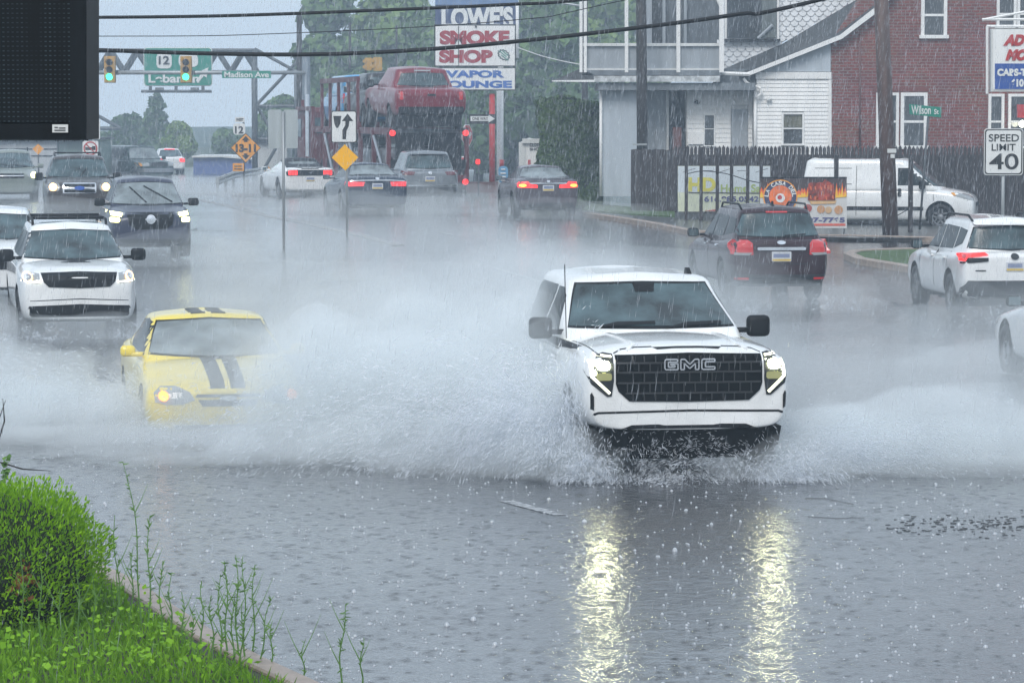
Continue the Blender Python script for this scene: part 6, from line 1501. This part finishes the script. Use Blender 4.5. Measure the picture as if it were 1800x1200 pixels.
def puff(root, c, r, m, seed, amp=.38):
    "a lump of airborne spray: an even-density volume with a billowing surface, flat where it meets the road"
    bm = bmesh.new(); bmesh.ops.create_icosphere(bm, subdivisions=4, radius=1); zg = gz(c[0], c[1])
    for v in bm.verts:
        u = v.co.normalized(); q = u+Vector((seed*3.1, seed*1.7, 0))
        k = 1+amp*mnoise.noise(q*1.6)+amp*.55*mnoise.noise(q*3.9)+amp*.32*mnoise.noise(q*8.5)
        p_ = Vector((c[0]+u.x*r[0]*k, c[1]+u.y*r[1]*k, zg+c[2]+u.z*r[2]*k))
        p_.z = max(p_.z, zg+.008+.002*(seed % 7)); v.co = p_-root.location
    return obj('puff', bm, m, root)
PM = {}
def pm(d):
    if d not in PM: PM[d] = vol_mat('spray_mist', (.95, .985, 1), d*1.0, .1)[0]
    return PM[d]
def spray(label, loc, lst, seed):
    rt = empty('spray', loc, 0, label, 'spray'); rt['kind'] = 'stuff'
    for i, (c, r, d) in enumerate(lst): puff(rt, c, r, pm(d), seed+i)
    return rt
def cluster(c, r, n, sc, d, rs):
    random.seed(rs); out = []
    for k in range(n):
        u = Vector((random.gauss(0, .5), random.gauss(0, .5), abs(random.gauss(0, .5)))); q = (c[0]+u.x*r[0], c[1]+u.y*r[1], c[2]+u.z*r[2]); f = random.uniform(.6, 1.3)*sc
        out.append((q, (f*1.2, f, f*.85), d))
    return out
# thrown by the truck's wheels on the picture's left side, hiding half of the yellow car
spray('billowing white spray between the yellow coupe and the white pickup', (-1.2, 32.3, 0),
      [((-.7, 32.2, .30), (2.0, 1.2, 1.0), .5), ((-1.75, 32.3, .45), (1.15, .7, 1.1), 1.2), ((-2.5, 32.6, .3), (1.1, .6, .9), .22), ((-.2, 33.6, .55), (1.3, 1.4, 1.15), .55), ((-.9, 35.5, .5), (2.2, 2.4, 1.2), .18), ((-3.3, 33.2, .2), (1.4, .5, .85), .38), ((-1.8, 31.7, .0), (2.7, .8, .38), .9), ((-.2, 30.9, .1), (1.4, .8, .6), .9), ((.30, 30.5, .25), (.6, .8, .75), .8), ((.05, 31.8, .75), (.65, 1.3, .95), .45), ((.55, 29.9, .05), (.55, .35, .4), .7)]
      + [((-.9, 37.5, .6), (4.2, 4.5, 1.9), .055), ((.2, 44, .4), (4, 5, 1.3), .022), ((-.3, 34.5, .7), (3.8, 2.4, 1.75), .08), ((-.4, 33.4, .6), (3.0, 1.8, 1.55), .11), ((-.9, 32.6, .4), (2.5, 1.4, 1.25), .16)] + cluster((-.7, 32.2, .35), (1.2, .8, .7), 8, .55, .6, 4)+cluster((.3, 31.6, .35), (.5, .6, .8), 4, .42, .6, 5)+cluster((-2.2, 31.4, .05), (1.6, .4, .2), 5, .34, 1.2, 8), 3)
spray('low fan of white spray right of the white pickup', (4.2, 31.5, 0),
      [((4.0, 31.4, .08), (1.9, 1.1, .62), .8), ((5.9, 31.6, .03), (2.4, 1.2, .52), .55), ((3.1, 30.9, .05), (.8, .6, .5), .9), ((2.6, 29.95, .0), (.7, .35, .35), .8), ((4.8, 33.4, .4), (4.0, 2.6, 1.6), .10), ((4.2, 32.2, .2), (2.8, 1.6, 1.05), .16), ((4.6, 30.6, 0), (2.4, .6, .2), .9)]+cluster((3.6, 31.2, .1), (1.0, .5, .45), 6, .3, .9, 6), 41)
spray('foaming wave thrown up left of the yellow coupe', (-5.3, 34.8, 0),
      [((-5.5, 34.9, .12), (1.3, 1.0, .8), .7), ((-7.0, 34.7, .05), (2.0, 1.2, .6), .8), ((-4.6, 33.7, .03), (1.5, .7, .42), .8), ((-4.6, 33.4, 0), (2.6, .7, .22), .9), ((-7.0, 37, .1), (2.6, 2, .7), .12)]+cluster((-5.2, 34.6, .15), (1.2, .7, .6), 8, .38, .8, 7)+cluster((-6.5, 34.2, .0), (1.6, .5, .2), 5, .3, 1.2, 9), 71)
FARS = [(1.3, 86, 2.6, 3, .8, .3), (5.0, 56.5, 2.2, 3.0, .6, .3), (8.8, 53, 2.6, 3.2, .6, .3), (7.4, 43.2, 2.0, 1.6, .65, .55), (-6.9, 49, 2.6, 2.6, .6, .55), (-9.4, 51, 2.2, 3, .9, .5), (-7.6, 67.2, 2.6, 3, .9, .35), (-10.8, 79, 3.0, 3.5, 1.0, .4), (-3.6, 90, 3.2, 3.5, 1.0, .38),
        (-2.6, 98, 3.2, 4, 1.1, .3), (-7.4, 111, 4.4, 5, 1.2, .3), (-14, 106, 6, 9, .9, .10), (-14, 128, 8, 12, 1.0, .09), (-4, 60, 8, 9, .6, .07), (3, 62, 7, 9, .5, .05), (5.6, 46, 5, 5, .5, .08)]
rm0 = empty('road_mist', (-5, 80, 0), 0, 'low mist of spray trailing over the road behind the traffic', 'mist'); rm0['kind'] = 'stuff'
for i, (x, y, rx, ry, rz, d) in enumerate(FARS): puff(rm0, (x, y, .0), (rx*.9, ry*.9, rz*.75), pm(round(d*.48, 2)), 100+i, .3)

dm = bpy.data.materials.new('water_drop'); dm.use_nodes = True; t = dm.node_tree; t.nodes.clear()
df = node(t, 'ShaderNodeBsdfDiffuse'); df.inputs[0].default_value = (.9, .94, 1, 1); tl = node(t, 'ShaderNodeBsdfTranslucent'); tl.inputs[0].default_value = (.9, .94, 1, 1)
gl = node(t, 'ShaderNodeBsdfGlossy'); gl.inputs['Roughness'].default_value = .25
tp = node(t, 'ShaderNodeBsdfTransparent'); m1 = node(t, 'ShaderNodeMixShader', i0=.5); m2 = node(t, 'ShaderNodeMixShader', i0=.15); m3 = node(t, 'ShaderNodeMixShader', i0=.62); ou = node(t, 'ShaderNodeOutputMaterial')
t.links.new(df.outputs[0], m1.inputs[1]); t.links.new(tl.outputs[0], m1.inputs[2]); t.links.new(m1.outputs[0], m2.inputs[1]); t.links.new(gl.outputs[0], m2.inputs[2]); t.links.new(tp.outputs[0], m3.inputs[1]); t.links.new(m2.outputs[0], m3.inputs[2]); t.links.new(m3.outputs[0], ou.inputs[0])
rm_ = dm.copy(); rm_.name = 'rain_drop'; [n for n in rm_.node_tree.nodes if n.type == 'MIX_SHADER'][-1]
for n in rm_.node_tree.nodes:
    if n.type == 'MIX_SHADER' and abs(n.inputs[0].default_value-.62) < 1e-3: n.inputs[0].default_value = .34
def drops(name, items, mt, label, cat):
    vs, fs = [], []
    for p, d, l, r in items:
        d = d.normalized(); a_ = d.orthogonal().normalized(); b_ = d.cross(a_); i = len(vs)
        vs.append(p-d*l*.5)
        for k in range(3):
            an = 2*PI*k/3; vs.append(p+d*l*.15+(a_*math.cos(an)+b_*math.sin(an))*r)
        vs.append(p+d*l*.5)
        for k in range(3): k2 = (k+1) % 3; fs += [(i, i+1+k, i+1+k2), (i+4, i+1+k2, i+1+k)]
    me = bpy.data.meshes.new(name); me.from_pydata([tuple(v) for v in vs], [], fs); return tag(objm(name, me, mt), label, cat, kind='stuff')
random.seed(31)
def jets(o, n, vx, vy, vz, spread=.15, size=1.0, tmax=1.0):
    "ballistic ropes of droplets: every rope shares one throw"
    out = []; rope = 22
    for k in range(max(1, n//rope)):
        v0 = Vector((random.uniform(*vx), random.uniform(*vy), random.uniform(*vz)))*(.5+.5*random.random()**.7); T_ = 2*v0.z/9.8
        t0 = random.random()**.75*T_*tmax; o0 = Vector(o)+Vector((random.gauss(0, spread), random.gauss(0, spread), random.gauss(0, spread*.4))); wd = random.choice((.02, .05, .12))
        for j in range(rope):
            tt = max(.0, t0+random.gauss(0, .035)); v = v0*(1+random.gauss(0, .03))
            p = o0+v*tt+Vector((0, 0, -4.9*tt*tt))+Vector((random.gauss(0, wd), random.gauss(0, wd), random.gauss(0, wd)))
            if p.z < .015: p.z = .015+random.random()*.04
            vv = v+Vector((0, 0, -9.8*tt)); q = random.random()
            out.append((p, vv, (.02+.05*q)*size, (.0016+.003*q*q)*size))
    return out
it = jets((.55, 31.0, .05), 20000, (-6.5, -.8), (-1.2, 2.0), (.8, 5.0), .15, 1.15) + jets((.5, 30.6, .1), 7000, (-3.0, .4), (-1.5, .5), (1.0, 4.6), .12)
it += jets((.62, 30.3, .2), 7000, (-2.6, .2), (-.9, .6), (1.6, 5.2), .12, 1.4) + jets((.75, 29.8, .05), 2500, (-1.6, .8), (-.8, .1), (1.0, 3.0), .15)
it += jets((2.55, 29.9, .03), 3500, (-.6, 2.2), (-.9, .2), (.8, 2.6), .15)
it += jets((.5, 32.5, .3), 3000, (-3.5, -.2), (-.5, 2), (2, 5.2), .3)
it += jets((2.75, 30.8, .05), 12000, (.6, 7.0), (-1.6, 1.5), (.5, 3.4)) + jets((1.6, 30.0, .05), 3500, (-2.4, 2.4), (-1.2, .3), (.5, 2.4), .3, .8)
it += jets((-4.05, 35.0, .05), 16000, (-6, -.3), (-1.6, 1.4), (.8, 4.2)) + jets((-3.1, 33.6, .05), 4000, (-2.5, 2.5), (-1.6, .2), (.4, 2.0), .5) + jets((-2.3, 34.0, .05), 4000, (-.5, 4), (-1.2, .3), (.8, 4.0), .2)
for o_ in ((6.75, 42.6, 0), (8.2, 52, .02), (9.4, 52, .02), (4.2, 55.5, .05), (5.9, 55.5, .05), (-7.5, 48.8, .02), (-6, 48.8, .02), (-9, 53, 0), (-8.5, 67, .3), (-7, 67, .3)):
    it += jets(o_, 700, (-1.8, 1.8), (-1.5, 1.5), (.4, 2.6), .25, 1.2)
drops('spray_droplets', it, dm, 'flying water droplets around the wheels of the moving cars', 'spray')
# rain
it = []; sl = Vector((-.13, .03, -1))
for k in range(60000):
    y = 13+(105-13)*random.random()**.6; hx_ = .185*y+.6; x = random.uniform(-hx_, hx_); zt_ = 3.5+.05*y+.3; z = random.uniform(max(0.0, 3.4-.2*y), zt_)
    it.append((Vector((x, y, z+gz(x, y))), sl+Vector((random.gauss(0, .025), 0, 0)), random.uniform(.03, .11)+.12*random.random()**3, random.uniform(.0007, .0022)*(.6+y/45)))
drops('rain', it, rm_, 'slanting streaks of heavy rain filling the air', 'rain')
# drops striking the water: small crowns and bubbles
vs, fs = [], []
sph = [(math.cos(a_)*math.cos(b_), math.sin(a_)*math.cos(b_), math.sin(b_)) for b_ in (0, .55, 1.05) for a_ in [k*PI/3 for k in range(6)]]+[(0, 0, 1)]
sf = [(j*6+k, j*6+(k+1) % 6, (j+1)*6+(k+1) % 6, (j+1)*6+k) for j in (0, 1) for k in range(6)]+[(12+k, 12+(k+1) % 6, 18) for k in range(6)]
for k in range(3000):
    y = 17.5+22*random.random()**1.3; x = random.uniform(-.19*y, .19*y)
    if in_bed(x, y): continue
    r_ = random.uniform(.005, .012)*(1+.8*(random.random() > .92)); sq_ = random.uniform(.6, 1.6); i = len(vs)
    vs += [(x+a_*r_, y+b_*r_, c_*r_*sq_+gz(x, y)) for a_, b_, c_ in sph]; fs += [tuple(i+q for q in f) for f in sf]
me = bpy.data.meshes.new('rain_splashes'); me.from_pydata(vs, [], fs); tag(objm('rain_splashes', me, dm, smooth=True), 'tiny splashes where raindrops strike the flooded road', 'splash', kind='stuff')
